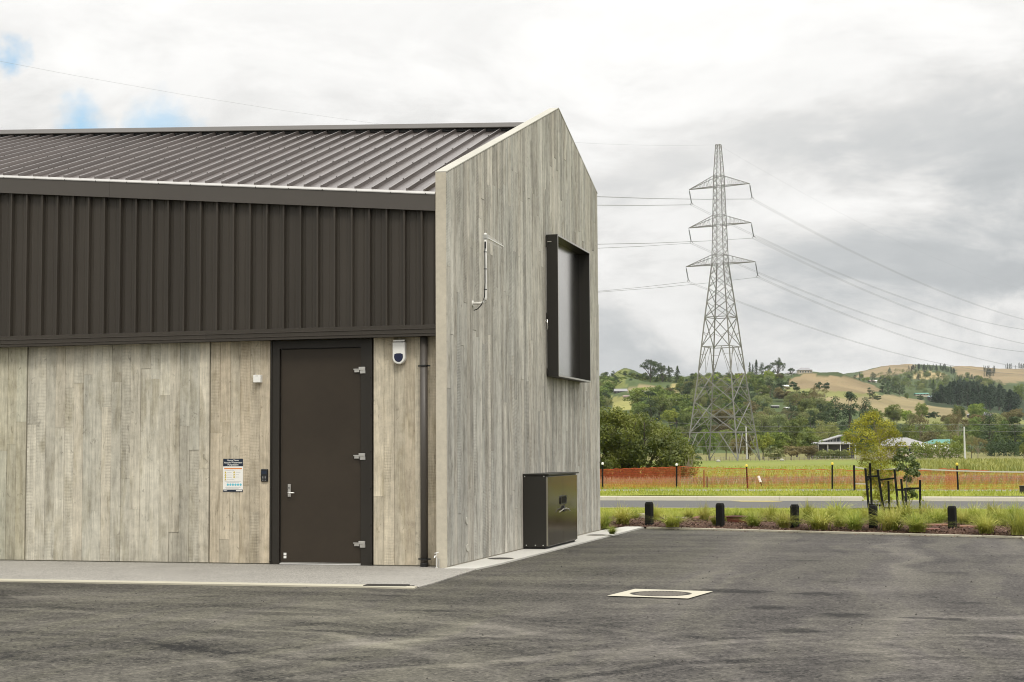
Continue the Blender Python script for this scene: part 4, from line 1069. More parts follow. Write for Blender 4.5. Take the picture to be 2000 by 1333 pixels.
tus = [(1182, 1031, 52, 46, 'hard against the building edge'), (1216, 1024, 60, 40, 'large, left of the first bollard'), (1196, 1043, 30, 20, 'smallest, at the path corner'), (1280, 1019, 48, 32, 'behind the first bollard'),
       (1313, 1029, 58, 40, 'standing alone just right of the first bollard'), (1376, 1020, 42, 38, 'left of the white rock'), (1398, 1027, 36, 40, 'touching the second bollard'), (1472, 1029, 66, 46, 'right of the maroon tub'),
       (1508, 1021, 42, 36, 'small, behind and left of the middle bollard'), (1531, 1031, 58, 44, 'against the middle bollard on its left'), (1577, 1017, 55, 36, 'behind the middle bollard'), (1602, 1034, 78, 50, 'very wide, right of the middle bollard'),
       (1635, 1015, 70, 42, 'tall, in the second row toward the saplings'), (1668, 1035, 74, 52, 'bushy, just left of the fourth bollard'), (1693, 1018, 50, 40, 'second row behind the fourth bollard'), (1742, 1036, 84, 48, 'wide, right of the fourth bollard'),
       (1790, 1039, 76, 50, 'leaning toward the small red slab'), (1766, 1017, 70, 40, 'behind, under the sapling guards'), (1828, 1026, 66, 44, 'behind the small red slab'), (1850, 1020, 50, 40, 'second row behind the last bollard'),
       (1884, 1026, 60, 42, 'right of the last bollard behind the big slab'), (1926, 1042, 86, 56, 'largest, right of the big red slab'), (1905, 1022, 54, 40, 'second row above the big red slab'), (1955, 1027, 60, 44, 'second row near the picture edge'),
       (1988, 1045, 76, 56, 'outermost, at the right picture edge'), (1440, 1014, 44, 26, 'low, on the lawn edge behind the tub'), (1345, 1012, 40, 22, 'low, on the lawn edge left of the second bollard'), (1240, 1014, 46, 30, 'low, in the back row left of the first bollard'), (1555, 1022, 44, 38, 'directly behind the middle bollard'), (1640, 1030, 50, 40, 'front row between the wide clump and the bushy one'),
       (1715, 1024, 52, 42, 'directly behind the fourth bollard'), (1808, 1018, 54, 40, 'back row right of the sapling guards'), (1866, 1016, 50, 34, 'back row, directly above the last bollard'), (1940, 1014, 54, 36, 'back row near the road at the right'), (1490, 1013, 46, 32, 'back row behind the tub'), (1420, 1019, 34, 32, 'just right of the second bollard, behind the tub'), (1980, 1017, 54, 38, 'back row at the right picture edge')]
for i, (px, py, w, h, d) in enumerate(tus):
    p = on_z(px, py, .05); dep = p[0]*FH[0]+p[1]*FH[1]
    o = bpy.data.objects.new('tussock_plant', TM[i % 5]); link(o); o['kind'] = 'thing'
    o.location = (p[0], p[1], .045); o.rotation_euler = (0, 0, i*1.7)
    kk = (.82, 1.05, .92, 1.12, .88, 1.0, .78)[i % 7]; hh = h*dep/FOC*1.14*kk; ww = w*dep/FOC*1.02*(.85+.3*((i*5) % 7)/6)
    o.scale = (ww, ww, hh)
    tag(o, 'pale green tussock grass, '+d, 'grass', TG)

# ================================================================== TREE BUILDING
def blob_leaves(rng, blobs, per, size, aspect=.5, droop=0.0, up=.25):
    C = []; Nn = []
    for (c, r) in blobs:
        n = max(4, int(per*(r/.15)**2))
        d = rng.normal(size=(n, 3)); d /= np.linalg.norm(d, axis=1, keepdims=True)
        d[:, 2] = np.where(d[:, 2] < -.45, -d[:, 2], d[:, 2])
        rad = r*rng.uniform(.55, 1.08, n)[:, None]
        C.append(np.array(c)+d*rad*np.array([1, 1, .85])); Nn.append(d+rng.normal(size=(n, 3))*.55+np.array([0, 0, up]))
    C = np.concatenate(C); Nn = np.concatenate(Nn)
    C[:, 2] = np.maximum(C[:, 2], .01)
    ax = None
    if droop: ax = np.tile(np.array([[0, 0, -droop]]), (len(C), 1))
    Nn /= np.linalg.norm(Nn, axis=1, keepdims=True)
    n = Nn; r = rng.normal(size=C.shape) if ax is None else ax+rng.normal(size=C.shape)*.4
    u = np.cross(n, r); u /= np.linalg.norm(u, axis=1, keepdims=True)+1e-9
    w = np.cross(n, u)
    if ax is not None: u, w = w, u
    s = (size*rng.uniform(.6, 1.3, len(C)))[:, None]
    V = np.stack([C+u*s, C+w*s*aspect, C-u*s, C-w*s*aspect], 1).reshape(-1, 3)
    return V, np.arange(len(C)*4).reshape(-1, 4)
def envelope_blobs(rng, n, zc, rz, rxy, rb, flat=1.0, gaps=0.0):
    out = []
    while len(out) < n:
        d = rng.normal(size=3); d /= np.linalg.norm(d)
        k = rng.uniform(.35, 1.0)**.6
        c = np.array([d[0]*rxy*k, d[1]*rxy*k, zc+d[2]*rz*k])
        if c[2] < rb[0]*.7: continue
        if gaps and rng.random() < gaps and c[2] < zc: continue
        r = rng.uniform(*rb); out.append((c, r))
    return out
def limbs(blobs, fork, r0, mat, rng, k=7):
    m = MB()
    m.tube([(0, 0, -.04), (.01, 0, fork*.4), (0, .012, fork)], [r0*1.3, r0, r0*.75], 7)
    for (c, r) in sorted(blobs, key=lambda b: -b[0][2])[:40:max(1, 40//k)][:k]:
        mid = np.array([c[0]*.45, c[1]*.45, fork+(c[2]-fork)*.55])
        m.tube([(0, 0, fork*.85), tuple(mid), tuple(c)], [r0*.6, r0*.4, r0*.12], 5)
    return m
KIND = {}
def kind(name, crown, trunk_mb, leaf, bark='bark'):
    cm = npmesh(name+'_crown', crown[0], crown[1], M[leaf])
    me = bpy.data.meshes.new(name+'_trunk'); me.from_pydata(trunk_mb.v, [], trunk_mb.f); me.materials.append(M[bark])
    KIND.setdefault(name, []).append((cm, me))
for sd_ in (1, 2):
    g_ = np.random.default_rng(100+sd_)
    for nm, lf in (('broad', 'lf_broad'), ('bright', 'lf_bright'), ('brown', 'lf_brown')):
        b = envelope_blobs(g_, 30, .56, .36, .36, (.09, .19)); kind(nm, blob_leaves(g_, b, 125, .030), limbs(b, .30, .022, 'bark', g_), lf)
    b = envelope_blobs(g_, 30, .54, .36, .36, (.09, .17)); kind('olive', blob_leaves(g_, b, 140, .028, .32, .9), limbs(b, .3, .02, 'bark', g_), 'lf_olive')
    # wind-shaped dark evergreens
    b = []
    for k in range(34):
        t_ = g_.uniform(.08, .98); a = g_.uniform(0, 2*pi); rr = (1-t_)**.6*.34*g_.uniform(.3, 1)
        b.append((np.array([cos(a)*rr, sin(a)*rr, t_*.93]), g_.uniform(.06, .13)))
    kind('dark', blob_leaves(g_, b, 170, .024, .4, 0, .5), limbs(b, .25, .024, 'bark', g_), 'lf_dark')
    # conifers: whorls of drooping sprays
    for nm, base_r, z0, rounder, lf in (('conifer', .26, .06, 1.0, 'lf_dark'), ('pine', .20, .18, .62, 'lf_pine')):
        C = []; Nn = []
        for lv in range(24):
            z = z0+(1-z0)*lv/24.; R = base_r*(1-(lv/24.)**1.15)**rounder+.012
            for k in range(8):
                a = g_.uniform(0, 2*pi); ln = R*g_.uniform(.6, 1.15)
                for s in np.linspace(.25, 1, 6):
                    C.append((cos(a)*ln*s+g_.normal()*.008, sin(a)*ln*s+g_.normal()*.008, z+.03*s-.06*s*s+g_.normal()*.008)); Nn.append((cos(a)*.5, sin(a)*.5, 1))
        C = np.array(C); Nn = np.array(Nn)+g_.normal(size=C.shape)*.5
        Nn /= np.linalg.norm(Nn, axis=1, keepdims=True)
        u = np.cross(Nn, g_.normal(size=C.shape)); u /= np.linalg.norm(u, axis=1, keepdims=True); w = np.cross(Nn, u); s = .028*g_.uniform(.6, 1.3, len(C))[:, None]
        V = np.stack([C+u*s, C+w*s*.5, C-u*s, C-w*s*.5], 1).reshape(-1, 3)
        tm_ = MB(); tm_.tube([(0, 0, -.05), (0, 0, .5), (0, 0, .97)], [.022, .013, .003], 6)
        kind(nm, (V, np.arange(len(V)).reshape(-1, 4)), tm_, lf)
    # umbrella crown with see-through gaps
    b = []
    for k in range(20):
        a = g_.uniform(0, 2*pi); rr = g_.uniform(.05, .46); b.append((np.array([cos(a)*rr, sin(a)*rr, .80-.55*rr*rr*2*g_.uniform(.4, 1.4)+g_.normal()*.06]), g_.uniform(.07, .13)))
    for k in range(7):
        a = g_.uniform(0, 2*pi); rr = g_.uniform(.2, .42); b.append((np.array([cos(a)*rr, sin(a)*rr, g_.uniform(.25, .5)]), g_.uniform(.06, .10)))
    kind('umbrella', blob_leaves(g_, b, 230, .024, .45), limbs(b, .35, .024, 'bark', g_, 14), 'lf_dark')
    b = [(c*np.array([1, 1, 1]), r) for c, r in b]
    kind('gum', blob_leaves(g_, b, 130, .024, .35, .7), limbs(b, .35, .018, 'bark', g_, 14), 'lf_brown', 'twig')
    # low shrubs
    b = envelope_blobs(g_, 18, .42, .48, .46, (.14, .26)); tm_ = MB(); tm_.tube([(0, 0, -.05), (0, 0, .4)], [.03, .02], 5)
    kind('shrub', blob_leaves(g_, b, 60, .05), tm_, 'lf_broad')
    kind('darkshrub', blob_leaves(g_, b, 60, .05), tm_, 'lf_dark')
    kind('oliveshrub', blob_leaves(g_, b, 60, .05), tm_, 'lf_olive')

# ================================================================== FAR GROUND: paddock and hills (one survey of heights by bearing and distance)
DK = [58, 66, 100, 160, 220, 320, 420, 520, 640, 760, 900, 1150, 1500, 1900, 2600, 4000]
Z0 = {58: .02, 66: .10, 100: .02, 160: .0, 220: .0, 320: .4}
HY = {1000: [857, 815, 790, 765, 745, 735, 740, 745, 750], 1150: [857, 815, 790, 765, 745, 735, 740, 745, 750], 1185: [857, 805, 782, 755, 745, 738, 740, 745, 750], 1203: [857, 802, 778, 736, 742, 738, 742, 745, 750], 1222: [857, 800, 772, 726, 738, 740, 742, 745, 750], 1240: [857, 800, 771, 730, 738, 740, 742, 745, 750],
      1262: [857, 800, 771, 739, 744, 742, 745, 745, 750], 1310: [857, 806, 774, 746, 739, 741, 745, 745, 750], 1400: [858, 815, 778, 754, 743, 739, 745, 748, 752],
      1500: [858, 818, 785, 758, 741, 737, 745, 748, 752], 1575: [858, 818, 782, 750, 729, 733, 740, 745, 752], 1640: [858, 820, 788, 760, 734, 738, 738, 734, 745],
      1690: [858, 822, 794, 770, 751, 755, 738, 724, 735], 1725: [858, 826, 799, 777, 765, 757, 737, 716, 728], 1765: [859, 829, 804, 788, 777, 760, 737, 713.5, 724],
      1850: [860, 832, 811, 800, 790, 768, 742, 717, 725], 1900: [861, 836, 815, 805, 795, 772, 743, 716.5, 725], 1960: [862, 840, 821, 812, 800, 776, 746, 721, 728],
      2050: [864, 844, 826, 816, 802, 778, 748, 722, 730], 2400: [866, 850, 835, 825, 810, 785, 760, 735, 735], 3200: [868, 856, 845, 835, 825, 800, 775, 750, 745]}
HX = sorted(HY)
def col_z(px):
    """height knots along one bearing"""
    pxc = min(max(px, HX[0]), HX[-1])
    ys = np.array([np.interp(pxc, HX, [HY[k][i] for k in HX]) for i in range(9)])
    zs = [Z0[d] for d in DK[:6]]
    for d, y in zip(DK[6:15], ys):
        s = sight(pxc, y); zs.append(EYE+s[2]/(s[0]*FH[0]+s[1]*FH[1])*d)
    zs.append(zs[-1]*.9)
    return zs
_cache = {}
def ground_z(px, depth):
    key = round(px*2)
    if key not in _cache: _cache[key] = np.array(col_z(key/2))
    zs = _cache[key]
    i = int(np.searchsorted(DK, depth))-1
    i = max(0, min(i, len(DK)-2)); t = (depth-DK[i])/(DK[i+1]-DK[i]); t = min(max(t, 0), 1)
    p = lambda k: zs[max(0, min(k, len(DK)-1))]
    m0 = (p(i+1)-p(i-1))/2 if i > 0 else 0; m1 = (p(i+2)-p(i))/2
    z = (2*t**3-3*t*t+1)*p(i)+(t**3-2*t*t+t)*m0*.7+(-2*t**3+3*t*t)*p(i+1)+(t**3-t*t)*m1*.7
    return float(z)
def meet(px, py, d0=60.0, d1=2600.0):
    """distance at which the line of sight through a photo point meets the land"""
    s = sight(px, py); sl_ = s[2]/(s[0]*FH[0]+s[1]*FH[1])
    d = d0
    while d < d1:
        if EYE+sl_*d <= ground_z(px, d): return d
        d *= 1.012
    return None
cols = np.concatenate([np.linspace(-900, 1100, 26)[:-1], np.linspace(1100, 2120, 205), np.linspace(2150, 3600, 22)])
deps = np.concatenate([np.linspace(58, 100, 22)[:-1], np.geomspace(100, 320, 30)[:-1], np.geomspace(320, 2600, 150), [3200, 4000]])
V = []; CC = []
def inpoly(x, y, poly):
    c = False; j = len(poly)-1
    for i in range(len(poly)):
        (xi, yi), (xj, yj) = poly[i], poly[j]
        if (yi > y) != (yj > y) and x < (xj-xi)*(y-yi)/(yj-yi)+xi: c = not c
        j = i
    return c
TAN, TAN2, GRN, SCR, YEL = (.225, .172, .096), (.235, .192, .10), (.185, .19, .065), (.06, .082, .030), (.36, .28, .14)
FLOOR = (.03, .045, .02)
fields = [
    ([(1800, 790), (1815, 770), (1838, 752), (1862, 738), (1962, 748), (2010, 770), (2010, 822), (1930, 808), (1860, 799)], FLOOR, 500, 1300),
    # outlines of paddocks as surveyed from the station, with the colour of their grass
    ([(1538, 742), (1575, 733), (1645, 736), (1702, 751), (1722, 762), (1700, 770), (1600, 762), (1545, 757)], TAN, 560, 1000),
    ([(1538, 756), (1600, 761), (1715, 769), (1720, 778), (1570, 776), (1520, 768)], GRN, 500, 1000),
    ([(1570, 774), (1660, 772), (1700, 780), (1690, 800), (1560, 800)], TAN2, 500, 900),
    ([(1700, 776), (1740, 772), (1800, 776), (1850, 788), (1950, 806), (1960, 818), (1700, 812)], TAN2, 430, 900),
    ([(1700, 806), (1900, 802), (2010, 810), (2010, 830), (1700, 826)], GRN, 400, 900),
    ([(1655, 740), (1700, 722), (1745, 708), (1790, 708), (1782, 726), (1722, 738)], TAN, 1200, 2600),
    ([(1778, 740), (1790, 725), (1846, 729), (1846, 740)], YEL, 1200, 2600),
    ([(1862, 706), (2010, 712), (2010, 742), (1960, 752), (1940, 742), (1868, 736)], TAN, 1200, 2600),
    ([(1226, 758), (1260, 752), (1300, 758), (1300, 768), (1226, 766)], TAN2, 520, 800),
    ([(1180, 740), (1215, 720), (1228, 722), (1222, 760), (1185, 762)], (.15, .165, .05), 600, 800),
    ([(1310, 750), (1352, 752), (1352, 772), (1315, 766)], (.26, .22, .09), 500, 900),
    ([(1194, 775), (1275, 775), (1275, 800), (1194, 802)], (.235, .225, .075), 400, 650),
    ([(1440, 745), (1475, 745), (1475, 760), (1440, 760)], TAN2, 500, 900),
    ([(1525, 757), (1565, 757), (1565, 770), (1525, 770)], GRN, 450, 700),
]
HYV = np.zeros((len(cols), len(deps)))
for i, px in enumerate(cols):
    for j, d in enumerate(deps):
        s = sight(px, 877); k = d/(s[0]*FH[0]+s[1]*FH[1])
        z = ground_z(px, d); x, y = s[0]*k, s[1]*k
        z += (.0 if d < 350 else min(1.2, (d-350)/300))*(.9*sin(x*.031+y*.017)+.6*sin(x*.07-y*.05)+.35*sin(x*.19+y*.13))
        V.append((x, y, z))
        # photo row of this land point
        c = np.array([x, y, z-EYE]); pyv = 666.5-FOC*(c@UP)/(c@_fw); pxv = 1000+FOC*(c@RIGHT)/(c@_fw)
        wob_ = 4*sin(x*.05+y*.02)+3*sin(x*.13+y*.09)+3*sin(x*.31-y*.17)
        if d < 240:
            t_ = .5+.5*sin(x*.22+y*.05)*sin(y*.04+1)
            col = np.array([.20, .215, .052])*(1-t_)+np.array([.165, .205, .045])*t_
            if px > 1790: col = col*.5+np.array([.21, .18, .085])*.5
            if d < 74: col = np.array([.27, .20, .115])*.4+col*.6
        elif d < 340: col = np.array([.19, .18, .07])
        else:
            col = np.array(SCR)*(1+.25*sin(x*.04)*sin(y*.03))
            for poly, cc, dmin, dmax in fields:
                if dmin <= d <= dmax and inpoly(pxv+wob_*.6, pyv+wob_*.25, poly):
                    col = np.array(cc)*(1+.12*sin(x*.06+y*.05)); break
        CC.append((*np.clip(col, 0, 1), 1))
nj = len(deps)
F = [(i*nj+j, (i+1)*nj+j, (i+1)*nj+j+1, i*nj+j+1) for i in range(len(cols)-1) for j in range(nj-1)]
def land_mat():
    m, t, b = newmat('paddock_and_hill_grass'); p = t.pos()
    a = t.node('ShaderNodeVertexColor', layer_name='grass').outputs[0]
    n = t.noise(p, .035, 6, .62); n2 = t.noise(p, .5, 5, .65); n3 = t.noise(p, 3.0, 3, .6)
    n4 = t.noise(p, .13, 6, .7)
    k = t.m('ADD', .12, t.m('ADD', t.m('MULTIPLY', n, .5), t.m('ADD', t.m('MULTIPLY', n2, .5), t.m('ADD', t.m('MULTIPLY', n4, .6), t.m('MULTIPLY', n3, .2)))))
    c = t.scale(a, k)
    c = t.mix(t.m('MULTIPLY', t.sm(t.m('ADD', t.m('MULTIPLY', n2, .5), t.m('MULTIPLY', n4, .5)), .53, .62), .55), c, (.085, .10, .035, 1))
    t.put(b.inputs['Base Color'], c); b.inputs['Roughness'].default_value = .95; b.inputs['Specular IOR Level'].default_value = .1
    t.put(b.inputs['Normal'], t.bump(n2, .6, .15))
    return m
M['land'] = land_mat()
lm = npmesh('hills', V, F, M['land'], True)
at_ = lm.color_attributes.new('grass', 'FLOAT_COLOR', 'POINT'); at_.data.foreach_set('color', np.array(CC, dtype=np.float32).ravel())
struct(link(bpy.data.objects.new('hills', lm)))

# long grass of the paddock behind the net
def sight_xy(px, d):
    s = sight(px, 877); k = d/(s[0]*FH[0]+s[1]*FH[1]); return s[0]*k, s[1]*k
def field_blades(name, n, d0, d1, h0, h1, w0, w1, mat, p0=960, p1=2100, bias=1.0, clump=True):
    dd = d0+(d1-d0)*NR.random(n)**bias; pp = NR.uniform(p0, p1, n)
    pts = np.array([sight_xy(p, d) for p, d in zip(pp, dd)])
    if clump:
        keep = (np.sin(pts[:, 0]*1.1+np.sin(pts[:, 1]*.7)*2)+np.sin(pts[:, 1]*.9-pts[:, 0]*.4)+NR.normal(size=n)*.9) > -.6
        pts, pp, dd = pts[keep], pp[keep], dd[keep]
    zz = np.array([ground_z(p, d) for p, d in zip(pp, dd)])
    blades(name, pts[:, 0], pts[:, 1], zz-.02, NR.uniform(h0, h1, len(pts)), NR.uniform(w0, w1, len(pts)), .6, mat)
field_blades('seeding_grass', 17000, 65.5, 77, .15, .42, .008, .02, M['seed'])
field_blades('rank_grass', 22000, 63, 73, .10, .30, .010, .022, M['drygrass'])
field_blades('paddock_grass', 20000, 73, 150, .08, .26, .02, .045, M['blade'], bias=1.3)
field_blades('rough_pasture', 9000, 96, 190, .25, .75, .03, .07, M['drygrass'], 1790, 2060, 1.2)

# ================================================================== ORANGE NET FENCE
VZ = .14
def vpt(px, py): p = on_z(px, py, VZ); return p
nf = thing('net_fence', 'sagging orange plastic net fence strung across the paddock edge on thin posts', 'fence', (0, 0, 0), 0)
posts = [(1000, 957, 906, 'stake', 'white', 0), (1177, 955.5, 906, 'stake', 'white', 0), (1321.5, 954.5, 908, 'stake', 'white', 0), (1375, 954, 918, 'rust', None, 0), (1381, 954, 931, 'rust', None, 0), (1460.5, 955.5, 910, 'stake', 'yellow', -2.5), (1625.5, 956, 906, 'stake', 'yellow', 0), (1871.5, 957.5, 907, 'stake', 'yellow', -2.5), (2035, 958, 910, 'stake', 'yellow', 0)]
net_line = []
for (px, py, pt, mt, cap_, dx_) in posts:
    p = vpt(px, py); dep = p[0]*FH[0]+p[1]*FH[1]
    q = at(px+dx_, pt, dep)
    po = MB().bar((p[0], p[1], p[2]-.1), tuple(q), .030 if mt == 'stake' else .022, 6).build('post', M[mt], nf)
    if cap_:
        m_ = MB().lathe([(.001, -.05), (.04, -.045), (.05, 0), (.035, .045), (.001, .055)], 8, (q[0], q[1], q[2])); m_.build('post_cap', M['yellow' if cap_ == 'yellow' else 'white'], po)
    net_line.append((px, p))
tops = {1000: 920, 1177: 917.5, 1260: 914.5, 1340: 912, 1375: 914, 1460: 916, 1540: 918, 1625: 918, 1740: 921, 1800: 920, 1845: 916, 1871: 917, 1960: 922, 2035: 922}
bots = {1000: 957, 1177: 956, 1321: 953, 1460: 955.5, 1625: 956, 1871: 957.5, 2035: 958.5}
m_ = MB()
pxs = []
px = 1000.0
while px < 2035:
    pxs.append(px); px += 1.0 if px < 1330 else (.9 if 1845 < px < 1872 else 2.2)
grid = []
for px in pxs:
    b_ = on_z(px, np.interp(px, list(bots), list(bots.values())), VZ); dep = b_[0]*FH[0]+b_[1]*FH[1]
    dep = np.interp(px, [q[0] for q in posts], [l[1][0]*FH[0]+l[1][1]*FH[1] for l in net_line])+.05*sin(px*.31)+.08*sin(px*.05)
    tpz = at(px, np.interp(px, list(tops), list(tops.values())), dep)[2]; b0 = at(px, np.interp(px, list(bots), list(bots.values())), dep)
    grid.append((b0[0], b0[1], b0[2]+.01, tpz))
rows = 12; wv = .0036
for (x, y, z0, z1) in grid:
    m_.add([(x-wv, y, z0), (x+wv, y, z0), (x+wv, y, z1), (x-wv, y, z1)], [(0, 1, 2, 3)])
for r_ in range(rows+1):
    for k in range(len(grid)-1):
        A, B = grid[k], grid[k+1]; f0 = r_/rows
        za = A[2]+(A[3]-A[2])*f0+.01*sin(k*.35+r_); zb = B[2]+(B[3]-B[2])*f0+.01*sin((k+1)*.35+r_); hh = .011 if r_ == rows else (.0045 if k < 150 else .0026)
        m_.add([(A[0], A[1], za-hh), (B[0], B[1], zb-hh), (B[0], B[1], zb+hh), (A[0], A[1], za+hh)], [(0, 1, 2, 3)])
stuff(m_.build('net', M['net'], nf))

tf = thing('tape_fence', 'white barrier tape run past the saplings from a single dark post', 'fence', (0, 0, 0))
p = on_z(1669, 962, VZ); dep = p[0]*FH[0]+p[1]*FH[1]; q = at(1668, 909, dep)
MB().bar((p[0], p[1], 0), tuple(q), .035, 6).build('post', M['stake'], tf)
p2 = on_z(1696, 962, VZ); q2 = at(1696, 912, dep+.4); MB().bar((p2[0], p2[1], 0), tuple(q2), .03, 6).build('post', M['stake'], tf)
def ribbon(pts, w):
    m = MB(); v = []
    for p in pts: v += [(p[0], p[1], p[2]-w), (p[0], p[1], p[2]+w)]
    return m.add(v, [(2*k, 2*k+2, 2*k+3, 2*k+1) for k in range(len(pts)-1)])
ribbon([at(px, py, dep+.05+.002*(px-1668)) for px, py in ((1668, 912), (1690, 916), (1720, 918), (1745, 916.5), (1780, 915.5), (1815, 917.5), (1860, 919.5), (1930, 921.5), (2040, 923))], .022).build('tape', M['tape'], tf)
ribbon([at(px, py, dep+.05+.002*(px-1668)) for px, py in ((1668, 945), (1682, 945.5), (1698, 946))], .018).build('tape', M['tape'], tf)
p = vpt(1489, 952); q = at(1481.5, 931, p[0]*FH[0]+p[1]*FH[1]+.3)
wp_ = thing('marker_pipe', 'white leaning pipe marker sticking out of the seeding grass', 'marker', (p[0], p[1], p[2]))
d_ = Vector(q)-Vector(p); MB().bar((0, 0, -.1), tuple(d_*.45), .022, 6).build('stem', M['stake'], wp_); MB().bar(tuple(d_*.45), tuple(d_), .05, 8).build('sleeve', M['white'], wp_)
p = on_z(1998, 964, VZ)
jb = thing('junction_box', 'dark utility box on the verge at the picture edge', 'utility box', (p[0]+.12, p[1], VZ))
MB().box(-.22, .22, -.15, .15, -.1, .22).build('box_body', M['cab'], jb, .015); MB().box(-.24, .24, -.17, .17, .22, .25).build('lid', M['cab'], jb, .008)

# ================================================================== SAPLINGS AND THEIR GUARDS
def guard(lab, poles, rails):
    p = on_z(*poles[0][:2], .05); o = thing('tree_guard', lab, 'tree guard', (p[0], p[1], .03), 0, 'black timber tree guards')
    for (px, py, tx, ty, dd) in poles:
        b = on_z(px, py, .05); dep = b[0]*FH[0]+b[1]*FH[1]; t_ = at(tx, ty, dep+dd)
        MB().bar((b[0]-p[0], b[1]-p[1], -.1), (t_[0]-p[0], t_[1]-p[1], t_[2]-.03), .038, 4).build('stake', M['stake'], o)
    for (xa, ya, xb, yb, da, db) in rails:
        a = at(xa, ya, da); b = at(xb, yb, db)
        MB().bar((a[0]-p[0], a[1]-p[1], a[2]-.03), (b[0]-p[0], b[1]-p[1], b[2]-.03), .033, 4).build('rail', M['stake'], o)
    return o
D0 = 40.0
guard('larger black timber guard of leaning stakes round the yellow green sapling', [(1698, 1000, 1690, 915, 0), (1728, 1001, 1714, 918, 0), (1756, 1003.5, 1747, 917, 0), (1737, 997, 1735, 940, 0), (1703, 996.5, 1699, 905, 0)],
      [(1692, 932, 1717, 930, 40.2, 40.1), (1716, 938, 1749, 934.5, 40.0, 39.9), (1696, 986, 1725, 988, 40.2, 40), (1726, 992, 1755, 993, 40, 39.9), (1692, 938, 1702, 930, 40.3, 41.6)])
guard('smaller black timber guard round the lower dark leaved sapling', [(1767, 1003, 1760, 936, 0), (1797, 1003, 1797, 938, 0), (1772, 1000, 1768, 955, .3)],
      [(1750, 957, 1768, 957.5, 39.9, 39.9), (1765, 955, 1798, 954, 39.9, 39.9), (1752, 997, 1772, 998, 39.8, 39.8), (1768, 1001.5, 1796, 1001, 39.7, 39.7)])
def sapling(lab, px, py, dep, stem, blobs, n, size, leaf, aspect, seed):
    b = at(px, py, dep); o = thing('sapling', lab, 'sapling', (b[0], b[1], .04)); g_ = np.random.default_rng(seed)
    tr_ = MB(); pts = [np.array(at(x, y, dep))-np.array([b[0], b[1], .04]) for x, y in stem]; pts[0][2] = -.05
    tr_.tube([tuple(q) for q in pts], list(np.linspace(.022, .008, len(pts))), 6)
    B = []
    for (x, y, r, dd) in blobs:
        c = np.array(at(x, y, dep+dd))-np.array([b[0], b[1], .04]); B.append((c, r*dep/FOC))
        near = min(pts, key=lambda q: abs(q[2]-c[2]+.25)); tr_.tube([tuple(near), tuple((near+c)/2+np.array([0, 0, .03])), tuple(c)], [.008, .006, .002], 4)
        for k in range(4):
            e = c+g_.normal(size=3)*r*dep/FOC*.6; tr_.tube([tuple((near+c)/2), tuple(c*.6+e*.4), tuple(e)], [.004, .003, .001], 3)
    tr_.build('stem', M['twig'], o)
    V, F = blob_leaves(g_, B, n, size, aspect, 0, .4)
    link(bpy.data.objects.new('crown', npmesh('sapling_crown', V, F, M[leaf])), o)
    return o
sapling('yellow green sapling with loose feathery foliage inside a black timber guard', 1722, 1000, 40.6, [(1722, 1000), (1719, 960), (1721, 900), (1717, 860), (1708, 832), (1706, 815)],
        [(1700, 822, 22, 0), (1680, 836, 22, .2), (1730, 838, 22, -.2), (1660, 862, 16, .1), (1690, 858, 26, -.2), (1728, 862, 24, .3), (1745, 852, 16, 0), (1676, 882, 20, .2), (1706, 886, 26, -.3), (1738, 886, 20, .1), (1692, 906, 18, .1),
         (1716, 912, 20, -.1), (1740, 906, 15, 0), (1705, 950, 16, .1), (1722, 965, 17, -.1), (1738, 958, 15, .1), (1712, 978, 14, 0), (1735, 980, 12, .1), (1655, 850, 10, 0), (1706, 812, 12, 0), (1700, 925, 16, .1), (1722, 932, 17, -.1), (1742, 926, 13, .1), (1712, 942, 15, 0), (1732, 942, 14, .1), (1760, 872, 14, 0), (1756, 892, 12, .1), (1695, 968, 12, 0), (1750, 850, 12, .1)], 190, .026, 'lf_sap', .42, 3)
sapling('small dark leaved sapling with broad leaves leaning out of the smaller guard', 1772, 1000, 40.2, [(1772, 1000), (1770, 960), (1772, 925), (1768, 895), (1764, 880)],
        [(1764, 884, 12, 0), (1755, 898, 12, .1), (1776, 900, 13, -.1), (1787, 912, 12, .1), (1760, 916, 12, 0), (1780, 924, 12, -.1), (1790, 928, 9, 0), (1772, 938, 10, .1), (1778, 962, 11, 0), (1785, 970, 9, .1), (1768, 975, 8, 0)], 130, .042, 'lf_sap2', .55, 4)

# ================================================================== BIG SPREADING TREE AT THE PADDOCK EDGE
g_ = np.random.default_rng(77)
D = 81.0
bt = thing('spreading_tree', 'wide low spreading tree with ochre green leaves and bare grey limbs beside the building edge', 'tree', (*sight_xy(1215, D), ground_z(1215, D)))
bx, by, bz = bt.location
def rel(px, py, dd): p = at(px, py, D+dd); return np.array([p[0]-bx, p[1]-by, p[2]-bz])
outline = [(1120, 800), (1150, 792), (1180, 796), (1205, 800), (1230, 806), (1255, 812), (1280, 824), (1300, 836), (1318, 850), (1332, 868), (1340, 888), (1338, 908)]
B = []
for (x, y) in outline:
    for k in range(3): B.append((rel(x+g_.normal()*5, y+14+abs(g_.normal())*6, g_.uniform(-2.2, 1.5)), g_.uniform(.35, .62)))
for k in range(95):
    x = g_.uniform(1105, 1335); top = np.interp(x, [o[0] for o in outline], [o[1] for o in outline]); y = top+16+(936-top-16)*g_.random()
    dd = -2.6*sin(pi*min(1, max(0, (y-top)/(940-top))))+g_.uniform(-.5, 1.6)
    B.append((rel(x, y, dd), g_.uniform(.30, .60)))
V = []; F = []
C = []; Nn = []
